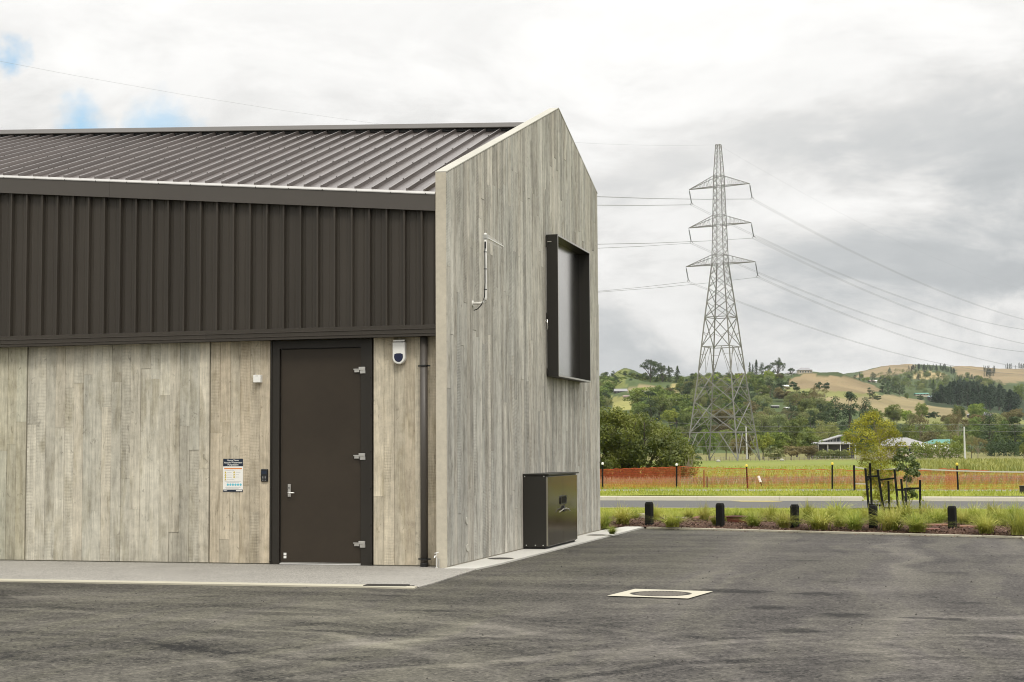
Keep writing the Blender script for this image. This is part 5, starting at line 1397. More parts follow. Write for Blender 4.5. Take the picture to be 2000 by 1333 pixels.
for (c, r) in B:
    n = int(330*(r/.5)**2); d = g_.normal(size=(n, 3)); d /= np.linalg.norm(d, axis=1, keepdims=True)
    C.append(c+d*r*g_.uniform(.35, 1.15, n)[:, None]); Nn.append(d+g_.normal(size=(n, 3))*.7+np.array([0, 0, .35]))
C = np.concatenate(C); Nn = np.concatenate(Nn); Nn /= np.linalg.norm(Nn, axis=1, keepdims=True); C[:, 2] = np.maximum(C[:, 2], .05)
u = np.cross(Nn, g_.normal(size=C.shape)); u /= np.linalg.norm(u, axis=1, keepdims=True); w = np.cross(Nn, u); s = g_.uniform(.045, .10, len(C))[:, None]
V = np.stack([C+u*s, C+w*s*.45, C-u*s, C-w*s*.45], 1).reshape(-1, 3)
link(bpy.data.objects.new('crown', npmesh('spreading_crown', V, np.arange(len(V)).reshape(-1, 4), M['lf_near'])), bt)
tr_ = MB()
for k in range(20):
    x = g_.uniform(1185, 1262); c = rel(x+g_.normal()*38, g_.uniform(815, 880), g_.uniform(-2.4, 1)); a = rel(1215+g_.normal()*16, 937, g_.uniform(-.6, .6)); a[2] = -.1
    m1_ = a*.55+c*.45+g_.normal(size=3)*.3; tr_.tube([tuple(a), tuple(m1_), tuple(c)], [.13, .08, .02], 6)
tr_.build('trunk', M['bark'], bt)
tw = MB()
for k in range(130):
    c, r = B[g_.integers(0, len(B))]; d = g_.normal(size=3); d[2] = abs(d[2])+.5; d /= np.linalg.norm(d); e = c+d*r*1.35
    tw.bar(tuple(c), tuple(e), .014, 3, .004)
stuff(tw.build('twigs', M['twig'], bt))
# dry stalks at its right foot
dk = MB()
for k in range(9):
    x = 1338+k*1.6; a = at(x, 914, D-3); b = at(x+g_.uniform(-1, 5), g_.uniform(884, 902), D-3); dk.bar(tuple(a), tuple(b), .018, 3, .006)
tag(dk.build('dead_stalks', M['twig']), 'clump of bleached dead stalks at the foot of the spreading tree', 'plant')

# ================================================================== LATTICE PYLON
PD = 220.0
pc = at(1412.5, 898, PD)
pyl = thing('lattice_pylon', 'tall grey steel lattice pylon with three pairs of cross arms standing in the paddock', 'pylon', (pc[0], pc[1], pc[2]))
MPP = PD/FOC
def PZ(y): return (898-y)*MPP
rr_ = np.array([cos(YAW), -sin(YAW)])     # lateral
ANG = radians(13.4)
def corner(k, half):     # 0 right, 1 back, 2 left, 3 front
    a = ANG+k*pi/2; l, d = cos(a)*half, sin(a)*half
    return rr_*l+FH*d
PROF = [(898, 76.5), (845, 67.5), (786, 57.5), (728, 48.5), (678, 41.5), (620, 33.5), (560, 25), (515, 17.5), (438, 14.5), (361, 12.2), (340, 11.2), (278, 6.0)]
def half(y): return np.interp(-y, [-p[0] for p in PROF], [p[1] for p in PROF])*MPP
def node(k, y): c = corner(k % 4, half(y)); return (c[0], c[1], PZ(y))
ylev = [900, 845, 786, 728, 678, 620, 590, 562, 537, 515]
for k in range(4):
    m = MB()
    for a, b in zip([900, 728, 620, 515, 340], [728, 620, 515, 340, 278]): m.bar(node(k, a), node(k, b), .115 if a > 515 else .065, 4)
    m.build('leg', M['pylon'], pyl)
br = MB()
def lerp(a, b, t): return tuple(a[i]+(b[i]-a[i])*t for i in range(3))
for k in range(4):
    for i, (a, b) in enumerate(zip(ylev[:-1], ylev[1:])):
        L0, R0, L1, R1 = node(k, a), node(k+1, a), node(k, b), node(k+1, b)
        t1, t2 = (.068, .032) if a > 600 else (.056, .028)
        if i in (0,):            # splayed feet: K bracing up to the first horizontal
            mid = lerp(L1, R1, .5); br.bar(L0, lerp(L1, R1, .36), t1); br.bar(R0, lerp(L1, R1, .64), t1); br.bar(L1, R1, t1)
            for f_ in (.3, .62):
                br.bar(lerp(L0, L1, f_), lerp(L0, lerp(L1, R1, .36), f_), t2); br.bar(lerp(R0, R1, f_), lerp(R0, lerp(L1, R1, .64), f_), t2)
                br.bar(lerp(L0, L1, min(1, f_+.32)), lerp(L0, lerp(L1, R1, .36), f_), t2); br.bar(lerp(R0, R1, min(1, f_+.32)), lerp(R0, lerp(L1, R1, .64), f_), t2)
            br.bar(lerp(L0, lerp(L1, R1, .36), .5), lerp(R0, lerp(L1, R1, .64), .5), t2)
        elif i in (3, 4):        # V panels hung from a waist horizontal
            top = lerp(L1, R1, .5); br.bar(L1, R1, t1)
            if i == 3:
                br.bar(L0, lerp(L1, R1, .28), t1); br.bar(R0, lerp(L1, R1, .72), t1); br.bar(lerp(L1, R1, .28), lerp(L0, R0, .5), t2); br.bar(lerp(L1, R1, .72), lerp(L0, R0, .5), t2)
                for f_ in (.35, .7):
                    br.bar(lerp(L0, L1, f_), lerp(L0, lerp(L1, R1, .28), f_), t2); br.bar(lerp(R0, R1, f_), lerp(R0, lerp(L1, R1, .72), f_), t2)
            else:
                br.bar(L0, R1, t1); br.bar(R0, L1, t1); br.bar(lerp(L0, L1, .5), lerp(L0, R1, .35), t2); br.bar(lerp(R0, R1, .5), lerp(R0, L1, .35), t2)
        elif i < 5:
            br.bar(L0, R1, t1); br.bar(R0, L1, t1)
            br.bar(lerp(L0, L1, .5), lerp(R0, R1, .5), t2*1.3)
            for f_ in (.25, .75):
                br.bar(lerp(L0, L1, f_), lerp(L0, R1, f_) if f_ < .5 else lerp(R0, L1, f_), t2); br.bar(lerp(R0, R1, f_), lerp(R0, L1, f_) if f_ < .5 else lerp(L0, R1, f_), t2)
                br.bar(lerp(L0, L1, .5), lerp(L0, R1, f_) if f_ < .5 else lerp(R0, L1, f_), t2); br.bar(lerp(R0, R1, .5), lerp(R0, L1, f_) if f_ < .5 else lerp(L0, R1, f_), t2)
        else:
            br.bar(L0, R1, t1); br.bar(R0, L1, t2*1.4)
    steps = list(np.linspace(515, 340, 13))
    for a, b in zip(steps[:-1], steps[1:]):
        br.bar(node(k, a), node(k+1, b), .044); br.bar(node(k+1, a), node(k, b), .034)
    steps = list(np.linspace(340, 278, 7))
    for a, b in zip(steps[:-1], steps[1:]):
        br.bar(node(k, a), node(k+1, b), .022); br.bar(node(k+1, a), node(k, b), .018)
    for y in (845, 620, 515, 497, 438, 419, 361, 340, 278): br.bar(node(k, y), node(k+1, y), .04)
stuff(br.build('lattice_bracing', M['pylon'], pyl))
AD = rr_*cos(radians(-31.6))+FH*sin(radians(-31.6))          # along the arms, towards the nearer tip
LD = rr_*cos(radians(58.4))+FH*sin(radians(58.4))            # along the line, away from the viewer
tips = {}
for lvl, (yt, yb, ly, hl) in enumerate(((340, 361, 361.5, 4.65), (419, 438, 438.5, 4.80), (497, 515, 515.5, 5.32))):
    for sgn, ks in ((1, (0, 3)), (-1, (1, 2))):
        tip = np.array([*(AD*hl*sgn), PZ(ly)])
        m = MB()
        tipb = tuple(tip); tops_ = [node(k, yt) for k in ks]; bots_ = [node(k, yb) for k in ks]
        for q in tops_: m.bar(q, tipb, .05)
        for q in bots_: m.bar(q, tipb, .06)
        for s in np.linspace(.14, .86, 6):
            s2 = s+.12
            for q1, q2 in zip(tops_, bots_): m.bar(lerp(q1, tipb, s), lerp(q2, tipb, s), .02); m.bar(lerp(q1, tipb, s), lerp(q2, tipb, min(1, s2)), .02)
            m.bar(lerp(bots_[0], tipb, s), lerp(bots_[1], tipb, s2), .025); m.bar(lerp(bots_[0], tipb, s), lerp(bots_[1], tipb, s), .025)
        m.build('cross_arm', M['pylon'], pyl)
        end = tip+np.array([*(LD*.55+AD*.12), -2.02])
        m = MB(); m.bar(tipb, lerp(tipb, end, .12), .03)
        a_, e_ = np.array(lerp(tipb, end, .12)), np.array(lerp(tipb, end, .93))
        n = 13
        prof = []
        m.bar(tuple(a_), tuple(e_), .035, 6)
        for k in range(n):
            c0 = a_+(e_-a_)*(k+.2)/n; c1 = a_+(e_-a_)*(k+.75)/n; m.bar(tuple(c0), tuple(c1), .11, 8, .06)
        m.build('insulator', M['insul'], pyl)
        yk = MB(); yk.tube([tuple(end+np.array([*(AD*-.22), -.10])), tuple(end+np.array([*(AD*-.16), .08])), tuple(end+np.array([0, 0, .14])), tuple(end+np.array([*(AD*.16), .08])), tuple(end+np.array([*(AD*.22), -.10]))], .035, 5)
        yk.build('yoke', M['pylon'], pyl)
        tips[(lvl, sgn)] = end
names = ['top', 'middle', 'bottom']
def wire(pts, r): return MB().tube(pts, r, 4)
for (lvl, sgn), e in tips.items():
    o = thing('conductor', f'twin power conductor hung from the {names[lvl]} cross arm tip {"nearer the viewer" if sgn > 0 else "farther from the viewer"}', 'power line', (pc[0], pc[1], pc[2]), 0, 'high voltage conductors')
    for off in (-.21, .21):
        pts = []
        for s in list(np.arange(-480, 0, 16))+list(np.arange(0, 302, 10)):
            dz_ = -.0868*s+.000294*s*s if s >= 0 else .142*s+.000283*s*s
            pts.append(tuple(e+np.array([*(LD*s+AD*off), -.10+dz_])))
        wire(pts, .017).build('wire', M['wire'], o)
e = np.array([0, 0, PZ(278)])
pts = [tuple(e+np.array([*(LD*s), (-.0868*s+.000294*s*s)*.95 if s >= 0 else .179*s+.00049*s*s])) for s in list(np.arange(-360, 0, 12))+list(np.arange(0, 302, 10))]
tag(wire(pts, .006).build('earth_wire', M['wire']), 'thin earth wire running off the very top of the pylon', 'power line').location = (pc[0], pc[1], pc[2])

# distribution poles and their two wires
pole_pts = []
for (px, py, pt, d, lab) in ((1885, 902.5, 834, 225, 'pale concrete distribution pole in front of the olive shrubs'), (1459, 896, 833, 262, 'slim pale pole standing behind the pylon legs'),):
    b = at(px, py, d); t_ = at(px-2, pt, d)
    o = thing('utility_pole', lab, 'utility pole', (b[0], b[1], b[2]), 0, 'distribution poles')
    MB().bar((0, 0, -.1), (t_[0]-b[0], t_[1]-b[1], t_[2]-b[2]), .16, 8, .11).build('pole', M['polegrey'], o)
    ca = MB()
    for z in (0.05, .62): ca.bar((-rr_[0]*.45, -rr_[1]*.45, t_[2]-b[2]-z-.1), (rr_[0]*.45, rr_[1]*.45, t_[2]-b[2]-z-.1), .04)
    ca.build('crossarm', M['stake'], o); pole_pts.append((t_, d))
for j, (ya, yb, yc, yd, lab) in enumerate(((846, 842.5, 841, 845, 'upper'), (828, 832, 829, 829, 'lower'))):
    pts = [at(1120, ya-4 if j else ya, 275), at(1290, (ya-4 if j else ya)+.5, 268), at(1459, (834 if j else 843), 262), at(1600, (832.5 if j else 844.8), 252), at(1740, (831 if j else 844.5), 240), at(1883, (829 if j else 841), 225), at(1960, (830 if j else 843.5), 222), at(2090, (829 if j else 844), 216)]
    tag(wire([tuple(p) for p in pts], .016).build('service_wire', M['wire']), f'{"thinner higher" if j else "lower"} service wire strung between the distribution poles', 'power line')

# farm fence along the back of the paddock
ff = thing('farm_fence', 'line of small weathered posts along the back of the paddock', 'fence', (0, 0, 0))
pm = MB().bar((0, 0, -.1), (0, 0, .62), .045, 5); p0 = None
fxs = [1380+i*8.6 for i in range(41)]
for i, px in enumerate(fxs):
    d = 232+6*sin(i*.3); x, y = sight_xy(px+rnd.uniform(-2, 2), d); z = ground_z(px, d)
    if p0 is None: p0 = pm.build('post', M['twig'], ff); o = p0
    else: o = p0.copy(); link(o, ff)
    o.location = (x, y, z); o.scale = (1, 1, rnd.uniform(.7, 1.1))
for h in (.25, .5):
    pts = [(*sight_xy(px, 232+6*sin(i*.3)), ground_z(px, 232)+h) for i, px in enumerate(fxs)]
    wire(pts, .012).build('wire', M['wire'], ff)
for (px, py, d, lab) in ((1403, 901, 215, 'small white boulder lying left of the pylon foot in the paddock'), (1527, 896.5, 226, 'small white boulder lying by the farm fence right of the pylon')):
    b = at(px, py, d); m = MB().lathe([(.02, -.05), (.26, .0), (.28, .14), (.17, .28), (.02, .32)], 9); o = tag(m.build('boulder', M['cap'], None, 0, True), lab, 'boulder', 'white boulders in the paddock'); o.location = (b[0], b[1], ground_z(px, d)); o.scale = (1.1, .8, 1)

# ================================================================== TREES
used = {}
def tree(kd, px, pb, pt, wpx, label, group=None, d=None, name=None):
    """stand a tree where the sight line through its foot meets the land (or at a surveyed distance)"""
    if d is None:
        d = meet(px, pb)
        if d is None: return None
    x, y = sight_xy(px, d); z = ground_z(px, d)
    b = at(px, pb, d); h = (pb-pt)*d/FOC
    if abs(b[2]-z) > .02: 
        zz = at(px, pt, d)[2]; h = max(zz-z, .5)
    w = wpx*d/FOC
    vs = KIND[kd]; i = used.get(kd, 0); used[kd] = i+1
    cm, tm = vs[i % len(vs)]
    nm = name or {'dark': 'evergreen_tree', 'conifer': 'conifer_tree', 'pine': 'pine_tree', 'umbrella': 'umbrella_tree', 'gum': 'gum_tree', 'shrub': 'shrub', 'darkshrub': 'shrub', 'oliveshrub': 'shrub'}.get(kd, 'broadleaf_tree')
    o = thing(nm, label, 'tree' if 'shrub' not in kd else 'shrub', (x, y, z), rnd.uniform(0, 6.28), group)
    o.scale = (w, w, h)
    k = {'broad': 1/.95, 'bright': 1/.95, 'brown': 1/.95, 'olive': 1/.95, 'dark': 1/.75, 'conifer': 1/.52, 'pine': 1.55/.42, 'umbrella': 1/1.05, 'gum': 1/1.05, 'shrub': 1/1.15, 'darkshrub': 1/1.15, 'oliveshrub': 1/1.15}[kd]
    o.scale = (w*k, w*k, h*1.02)
    tr = bpy.data.objects.new('trunk', tm); link(tr, o)
    cr = bpy.data.objects.new('crown', cm); link(cr, o)
    return o
G1 = 'trees along the back of the paddock'
for a in [
    ('dark', 1352, 897, 858, 42, 'dark tree half hidden behind the spreading tree', 236), ('broad', 1386, 899, 842, 46, 'dark green tree standing inside the left pylon legs', 246), ('olive', 1418, 896, 838, 46, 'pale olive tree between the middle pylon legs', 262), ('brown', 1440, 897, 852, 32, 'brownish low tree behind the near pylon leg', 255),
    ('brown', 1462, 896, 842, 46, 'brown green tree behind the slim pole', 268), ('bright', 1490, 897, 843, 50, 'bright yellow green tree just right of the pylon foot', 258), ('bright', 1521, 895, 842, 56, 'fresh green rounded tree in the back row', 275), ('broad', 1556, 893, 808, 72, 'tall round dark tree with sunlit top behind the paddock', 300), ('broad', 1578, 893, 837, 62, 'spreading green tree in front of the tall round dark tree', 270),
    ('olive', 1612, 890, 815, 66, 'tall silvery olive tree behind the grey hall', 330), ('brown', 1545, 897, 868, 54, 'purple brown bush below the green trees', 250), ('oliveshrub', 1512, 897, 872, 44, 'olive bush at the right of the pylon', 246), ('brown', 1580, 897, 866, 40, 'rust coloured bush left of the grey hall', 252),
    ('bright', 1640, 893, 848, 40, 'small bright tree right behind the grey hall', 320), ('dark', 1690, 890, 828, 60, 'dark green tree behind the yellow sapling', 330), ('olive', 1738, 889, 820, 62, 'hazy olive tree above the pale metal roof', 345), ('broad', 1772, 888, 832, 50, 'mid green tree above the pale metal roof', 340), ('gum', 1797, 888, 806, 56, 'brown gum tree with gappy crown over the green roof', 350),
    ('olive', 1834, 887, 818, 58, 'olive tree behind the green roof', 345), ('brown', 1822, 888, 838, 46, 'russet low tree left of the green roof', 335), ('gum', 1873, 888, 806, 52, 'tall gappy gum tree behind the pale pole', 330), ('bright', 1872, 895, 848, 40, 'light green tree between green roof and pale pole', 262), ('olive', 1897, 897, 850, 34, 'light olive tree right of the pale pole', 250),
    ('gum', 1910, 903, 852, 48, 'bushy brown tree with dead branches right of the pale pole', 226), ('dark', 1934, 890, 806, 78, 'big dark spreading tree over the clipped hedge', 300), ('dark', 1982, 890, 812, 66, 'second dark tree over the clipped hedge', 305), ('broad', 1960, 890, 822, 50, 'green tree between the two dark trees over the hedge', 315), ('dark', 2020, 890, 808, 60, 'dark tree at the picture edge over the hedge', 300),
    ('conifer', 1986, 886, 863, 12, 'small light pencil conifer before the hedge', 275), ('bright', 1999, 893, 863, 22, 'small bright tree at the picture edge', 260),
    ('olive', 1640, 878, 862, 26, 'small olive tree right of the hall roof', 300),
    ('olive', 1462, 880, 806, 60, 'soft grey green willow behind the slim pole', 400), ('olive', 1490, 878, 803, 66, 'soft green willow in the middle distance', 410), ('olive', 1522, 878, 808, 60, 'third soft green willow beside the tall round dark tree', 405), ('broad', 1438, 880, 815, 50, 'green tree behind the far pylon leg', 395),
    ('brown', 1405, 880, 822, 50, 'brownish tree seen through the pylon', 390), ('broad', 1368, 880, 815, 60, 'green tree between spreading tree and pylon', 400), ('olive', 1340, 880, 828, 50, 'olive tree above the spreading tree', 400),
]: tree(a[0], a[1], a[2], a[3], a[4], a[5], G1, a[6])
G2 = 'dark evergreens in the middle distance'
for a in [('dark', 1604, 846, 788, 52, 'dark evergreen at the left end of the macrocarpa row'), ('dark', 1632, 848, 776, 58, 'second dark evergreen from the left of the macrocarpa row'), ('dark', 1660, 850, 763, 62, 'tallest dark evergreen of the macrocarpa row'), ('dark', 1692, 850, 778, 52, 'dark leaning evergreen at the right of the macrocarpa row'), ('broad', 1712, 850, 792, 40, 'rounded dark green tree ending the macrocarpa row'), ('dark', 1585, 850, 800, 44, 'low dark evergreen before the macrocarpa row')]:
    tree(a[0], a[1], a[2], a[3], a[4], a[5], G2, 430)
G3 = 'landmark trees on the skyline'
for a in [('umbrella', 1272, 752, 700, 50, 'tall umbrella crowned tree on the left skyline'), ('umbrella', 1296, 752, 712, 44, 'lower umbrella tree beside the tall skyline tree'), ('conifer', 1308, 752, 715, 20, 'slim conifer in the gap on the left skyline'), ('conifer', 1325, 752, 715, 26, 'broad dark conifer standing alone on the left skyline'),
          ('conifer', 1467, 742, 708, 14, 'first conifer of the skyline clump right of the pylon'), ('conifer', 1480, 742, 703, 18, 'tallest conifer of the skyline clump right of the pylon'), ('conifer', 1473, 742, 712, 12, 'short conifer of the skyline clump right of the pylon'), ('dark', 1491, 742, 709, 24, 'rounded evergreen in the skyline clump right of the pylon'), ('umbrella', 1502, 742, 712, 18, 'small gappy tree in the skyline clump right of the pylon'), ('umbrella', 1521, 744, 702, 34, 'big airy tree on the skyline left of the hilltop houses'), ('umbrella', 1548, 738, 718, 20, 'low flat topped tree beside the hilltop house'), ('conifer', 1220, 724, 715, 5, 'tiny conifer on top of the cone shaped knoll'),
          ('dark', 1186, 760, 726, 30, 'dark tree on the left skyline by the building edge'), ('dark', 1200, 755, 725, 22, 'second dark tree on the left skyline by the building'), ('darkshrub', 1630, 733, 726, 9, 'small bush on the tan hill crest'), ('darkshrub', 1640, 735, 728, 8, 'second small bush on the tan hill crest')]:
    tree(a[0], a[1], a[2], a[3], a[4], a[5], G3)
G4 = 'paddock trees on the hillside'
for a in [('darkshrub', 1603, 762, 745, 18, 'pair of dark bushes on the tan paddock, left one'), ('darkshrub', 1617, 762, 747, 16, 'pair of dark bushes on the tan paddock, right one'), ('conifer', 1542, 752, 740, 9, 'little conifer at the left of the tan paddock'), ('darkshrub', 1533, 756, 744, 18, 'dark bushes above the white cottage'), ('darkshrub', 1552, 758, 745, 20, 'dark bush right above the white cottage'),
          ('gum', 1595, 782, 753, 22, 'gaunt tree with leaning limbs on the hillside'), ('gum', 1613, 786, 757, 20, 'second gaunt tree on the hillside'), ('darkshrub', 1572, 770, 763, 9, 'tiny bush in the green strip of hillside'),
          ('dark', 1701, 775, 757, 16, 'dark bush in the middle of the hill paddock'), ('dark', 1707, 782, 763, 18, 'dark tree below the bush in the hill paddock'), ('darkshrub', 1716, 782, 773, 16, 'low spreading bush on the hill paddock'), ('darkshrub', 1729, 773, 766, 14, 'rounded bush under the dark copse'), ('broad', 1773, 782, 768, 11, 'lollipop tree on the paddock before the green roofed house'), ('darkshrub', 1800, 783, 772, 14, 'bush right before the green roofed house'),
          ('darkshrub', 1753, 812, 804, 14, 'small dark bush at the foot of the hill paddock'), ('darkshrub', 1767, 812, 803, 16, 'larger dark bush at the foot of the hill paddock'), ('darkshrub', 1796, 812, 805, 10, 'small bush left of the dark gully scrub'), ('darkshrub', 1815, 818, 806, 26, 'scrub in the gully below the hill paddock'), ('darkshrub', 1828, 818, 803, 24, 'taller scrub in the gully below the hill paddock'), ('darkshrub', 1960, 816, 808, 12, 'rounded bush near the long farmhouse')]:
    tree(a[0], a[1], a[2], a[3], a[4], a[5], G4)
# the dark copse, the pine plantation, the bush-clad hillside: many alike
G5 = 'dark copse on the hill'
for px, pb, pt, w in ((1726, 770, 748, 20), (1737, 771, 745, 24), (1748, 771, 746, 24), (1759, 772, 748, 22), (1766, 772, 752, 16)):
    tree('dark', px, pb, pt, w, 'dark tree of the dense copse above the hill paddock', G5)
G6 = 'pine plantation on the right hillside'
r_ = random.Random(4)
for i in range(92):
    u_, v_ = r_.random(), r_.random()
    x0 = 1806+26*(1-v_)*(1 if v_ > .5 else .6)+35*v_; x = x0+(1992-x0)*u_
    pb = np.interp(x, [1800, 1860, 1930, 1990], [793, 797, 806, 818])-v_*np.interp(x, [1800, 1880, 1950, 2000], [22, 36, 34, 24])
    tp = np.interp(x, [1800, 1835, 1862, 1900, 1940, 1965, 1990, 2000], [775, 757, 741, 743, 748, 753, 766, 778])+(1-v_)*np.interp(x, [1800, 1990], [8, 12])+r_.uniform(-2, 6)
    tree('pine', x, pb, min(tp, pb-20), r_.uniform(12, 17), f"dark pine in the {'front row' if v_ < .3 else 'crest' if v_ > .7 else 'middle'} of the plantation block, {['left end', 'left half', 'centre', 'right half', 'right end'][int(u_*4.99)]}", G6)
tree('conifer', 1826, 786, 741, 16, 'tall old conifer at the left edge of the plantation', G6)
for px in (1990, 1998, 2010): tree('broad', px, 790, 748+r_.uniform(-2, 5), 22, 'green tree beyond the right end of the plantation', 'trees beyond the plantation')
G7 = 'trees on the bushy hillside'
LAB = {'broad': 'mid green rounded tree among the bush covered hillside', 'dark': 'dark evergreen tree among the bush covered hillside', 'olive': 'pale olive tree among the bush covered hillside', 'brown': 'brownish tree among the bush covered hillside', 'bright': 'bright green tree among the bush covered hillside', 'gum': 'thin brown gum among the bush covered hillside', 'shrub': 'green bush on the hillside scrub', 'darkshrub': 'dark bush on the hillside scrub'}
ADJ = {'broad': 'mid green rounded tree', 'dark': 'dark evergreen tree', 'olive': 'pale olive tree', 'brown': 'brownish tree', 'bright': 'bright green tree', 'gum': 'thin brown gum', 'shrub': 'green bush', 'darkshrub': 'dark bush', 'oliveshrub': 'olive bush'}
def scatter(n, poly, size, kinds, group, where, asp=1.0, avoid=()):
    xs = [p[0] for p in poly]; ys = [p[1] for p in poly]; c = 0; tries = 0
    while c < n and tries < n*30:
        tries += 1
        x = r_.uniform(min(xs), max(xs)); y = r_.uniform(min(ys), max(ys))
        if not inpoly(x, y, poly): continue
        if any(a <= x <= b and c0 <= y <= d0 for a, b, c0, d0 in avoid): continue
        kd = r_.choice(kinds); s = r_.uniform(*size)*(1.0+.5*(y-740)/100)
        f = (x-min(xs))/(max(xs)-min(xs)); fy_ = (y-min(ys))/(max(ys)-min(ys))
        lab = f"{'upper' if fy_ < .4 else 'lower' if fy_ > .65 else 'middle'} {ADJ[kd]} {where}, toward {'its left' if f < .34 else 'its right' if f > .66 else 'its middle'}"
        tree(kd, x, y, y-s, s*asp*r_.uniform(.85, 1.25), lab, group); c += 1
houses_px = [(1196, 1285, 762, 778), (1305, 1342, 780, 794), (1515, 1545, 754, 764), (1484, 1500, 760, 772), (1505, 1546, 790, 802)]
scatter(30, [(1180, 748), (1240, 742), (1330, 745), (1355, 752), (1300, 755), (1250, 750), (1225, 755), (1180, 765)], (9, 15), ['shrub', 'darkshrub', 'shrub', 'broad'], G7, 'on the knoll skyline slope')
scatter(14, [(1232, 728), (1270, 740), (1330, 742), (1300, 752), (1236, 748)], (9, 14), ['shrub', 'shrub', 'darkshrub'], G7, 'on the right flank of the knoll')
scatter(16, [(1172, 750), (1196, 765), (1196, 800), (1172, 805)], (18, 28), ['broad', 'dark', 'olive', 'broad'], G7, 'at the building edge under the left skyline')
scatter(44, [(1240, 800), (1285, 785), (1350, 775), (1420, 770), (1420, 850), (1240, 850)], (24, 38), ['dark', 'broad', 'broad', 'olive', 'dark', 'bright'], G7, 'between the spreading tree and the pylon', avoid=houses_px)
scatter(12, [(1290, 778), (1345, 768), (1350, 782), (1295, 792)], (14, 24), ['brown', 'broad', 'dark'], G7, 'round the small white cottage', avoid=houses_px)
scatter(32, [(1350, 750), (1530, 748), (1530, 764), (1350, 772)], (16, 26), ['broad', 'dark', 'brown', 'olive', 'bright'], G7, 'behind the upper pylon legs', avoid=houses_px)
scatter(52, [(1400, 775), (1560, 772), (1575, 800), (1620, 800), (1620, 850), (1400, 850)], (24, 36), ['dark', 'broad', 'brown', 'dark', 'olive', 'gum'], G7, 'on the slope right of the pylon', avoid=houses_px)
scatter(22, [(1330, 742), (1470, 740), (1540, 738), (1540, 750), (1330, 755)], (12, 18), ['broad', 'shrub', 'dark', 'olive'], G7, 'along the skyline behind the pylon')
scatter(18, [(1680, 826), (1900, 822), (1990, 828), (1990, 850), (1680, 850)], (18, 28), ['olive', 'broad', 'brown', 'bright'], 'trees at the foot of the hill', 'at the foot of the pale hill')
G8 = 'trees on the far slopes'
L8 = {k: v.replace('among the bush covered hillside', 'on the far slope behind the copse').replace('on the hillside scrub', 'on the far slope behind the copse') for k, v in LAB.items()}
scatter(16, [(1664, 742), (1690, 738), (1740, 742), (1745, 756), (1700, 752)], (8, 13), ['dark', 'broad', 'dark', 'bright'], G8, 'left of the copse on the far slope')
scatter(34, [(1715, 738), (1740, 730), (1800, 730), (1850, 742), (1850, 770), (1770, 768), (1725, 752)], (10, 17), ['dark', 'broad', 'olive', 'broad'], G8, 'behind the copse')
scatter(26, [(1850, 738), (1900, 740), (1945, 748), (1950, 760), (1850, 765)], (9, 14), ['broad', 'olive', 'dark'], G8, 'on the far slope above the plantation')
tree('conifer', 1682, 746, 727, 7, 'tiny pointed conifer in the far tree group left of the copse', G8)

GV = 'trees in the valley below the hills'
KV = {'broad': 'green valley tree standing between the paddock trees and the hills', 'bright': 'fresh green valley tree standing between the paddock trees and the hills', 'olive': 'olive valley tree standing between the paddock trees and the hills', 'brown': 'brownish valley tree standing between the paddock trees and the hills', 'dark': 'dark valley tree standing between the paddock trees and the hills'}
for i in range(78):
    px = 1168+i*11.2+r_.uniform(-5, 5); kd = r_.choice(['broad', 'olive', 'bright', 'broad', 'brown', 'dark', 'broad']); d = r_.uniform(325, 440)
    pt = r_.uniform(828, 858) if px < 1690 else r_.uniform(826, 852)
    tree(kd, px, 884, pt, r_.uniform(34, 54), KV[kd]+(', far left' if px < 1330 else ', behind the pylon' if px < 1500 else ', behind the hall' if px < 1690 else ', behind the farm roofs' if px < 1850 else ', far right'), GV, d)
scatter(26, [(1200, 740), (1222, 726), (1245, 732), (1275, 742), (1262, 758), (1205, 758)], (5, 9), ['shrub', 'darkshrub', 'shrub', 'oliveshrub'], G7, 'dotted over the cone shaped knoll', 1.5)

# far plantation on the ridge: reads as one mass
def wood(name, spots, mat, lab, kd='pine', wk=.42, step=3):
    Vs = []; Fs = []; o_ = 0; cm, tm = KIND[kd][0]
    base = np.empty(len(cm.vertices)*3, dtype=np.float32); cm.vertices.foreach_get('co', base); base = base.reshape(-1, 3)
    sel = np.arange(0, len(base)//4, step); base = base.reshape(-1, 4, 3)[sel].reshape(-1, 3)
    for (px, pb, pt, wpx) in spots:
        d = meet(px, pb) or 1800.
        x, y = sight_xy(px, d); z = ground_z(px, d); h = (pb-pt)*d/FOC; w = wpx*d/FOC/wk; a = rnd.uniform(0, 6.28)
        R_ = np.array([[cos(a), -sin(a), 0], [sin(a), cos(a), 0], [0, 0, 1]])
        v = (base*np.array([1.0, 1.0, 1]))@R_.T*np.array([w, w, h])+np.array([x, y, z])
        Vs.append(v)
    Vs = np.concatenate(Vs)
    o = link(bpy.data.objects.new(name, npmesh(name, Vs, np.arange(len(Vs)).reshape(-1, 4), mat)))
    o['kind'] = 'stuff'; return o
sp = []
for i in range(90):
    x = 1778+92*r_.random(); v_ = r_.random(); top = np.interp(x, [1778, 1790, 1850, 1862, 1870], [716, 712, 712.5, 715, 722]); b = np.interp(x, [1778, 1800, 1846, 1870], [731, 727, 728, 736])
    pb = b-(b-top-9)*v_; sp.append((x, pb, pb-9-r_.random()*2, 6))
for i in range(34):
    x = 1923+24*r_.random(); v_ = r_.random(); pb = 742-14*v_; sp.append((x, pb, pb-11-r_.random()*4, 5.5))
for i in range(26):
    x = 1966+60*r_.random(); pb = 722+r_.random()*1.5; sp.append((x, pb, pb-9-r_.random()*5, 4.5))
for i in range(70):
    x = 1860+85*r_.random(); v_ = r_.random(); pb = np.interp(x, [1860, 1900, 1945], [740, 742, 748])+10*v_; sp.append((x, pb, pb-7-r_.random()*3, 6))
wood('far_pine_wood', sp, M['lf_pine'], '')
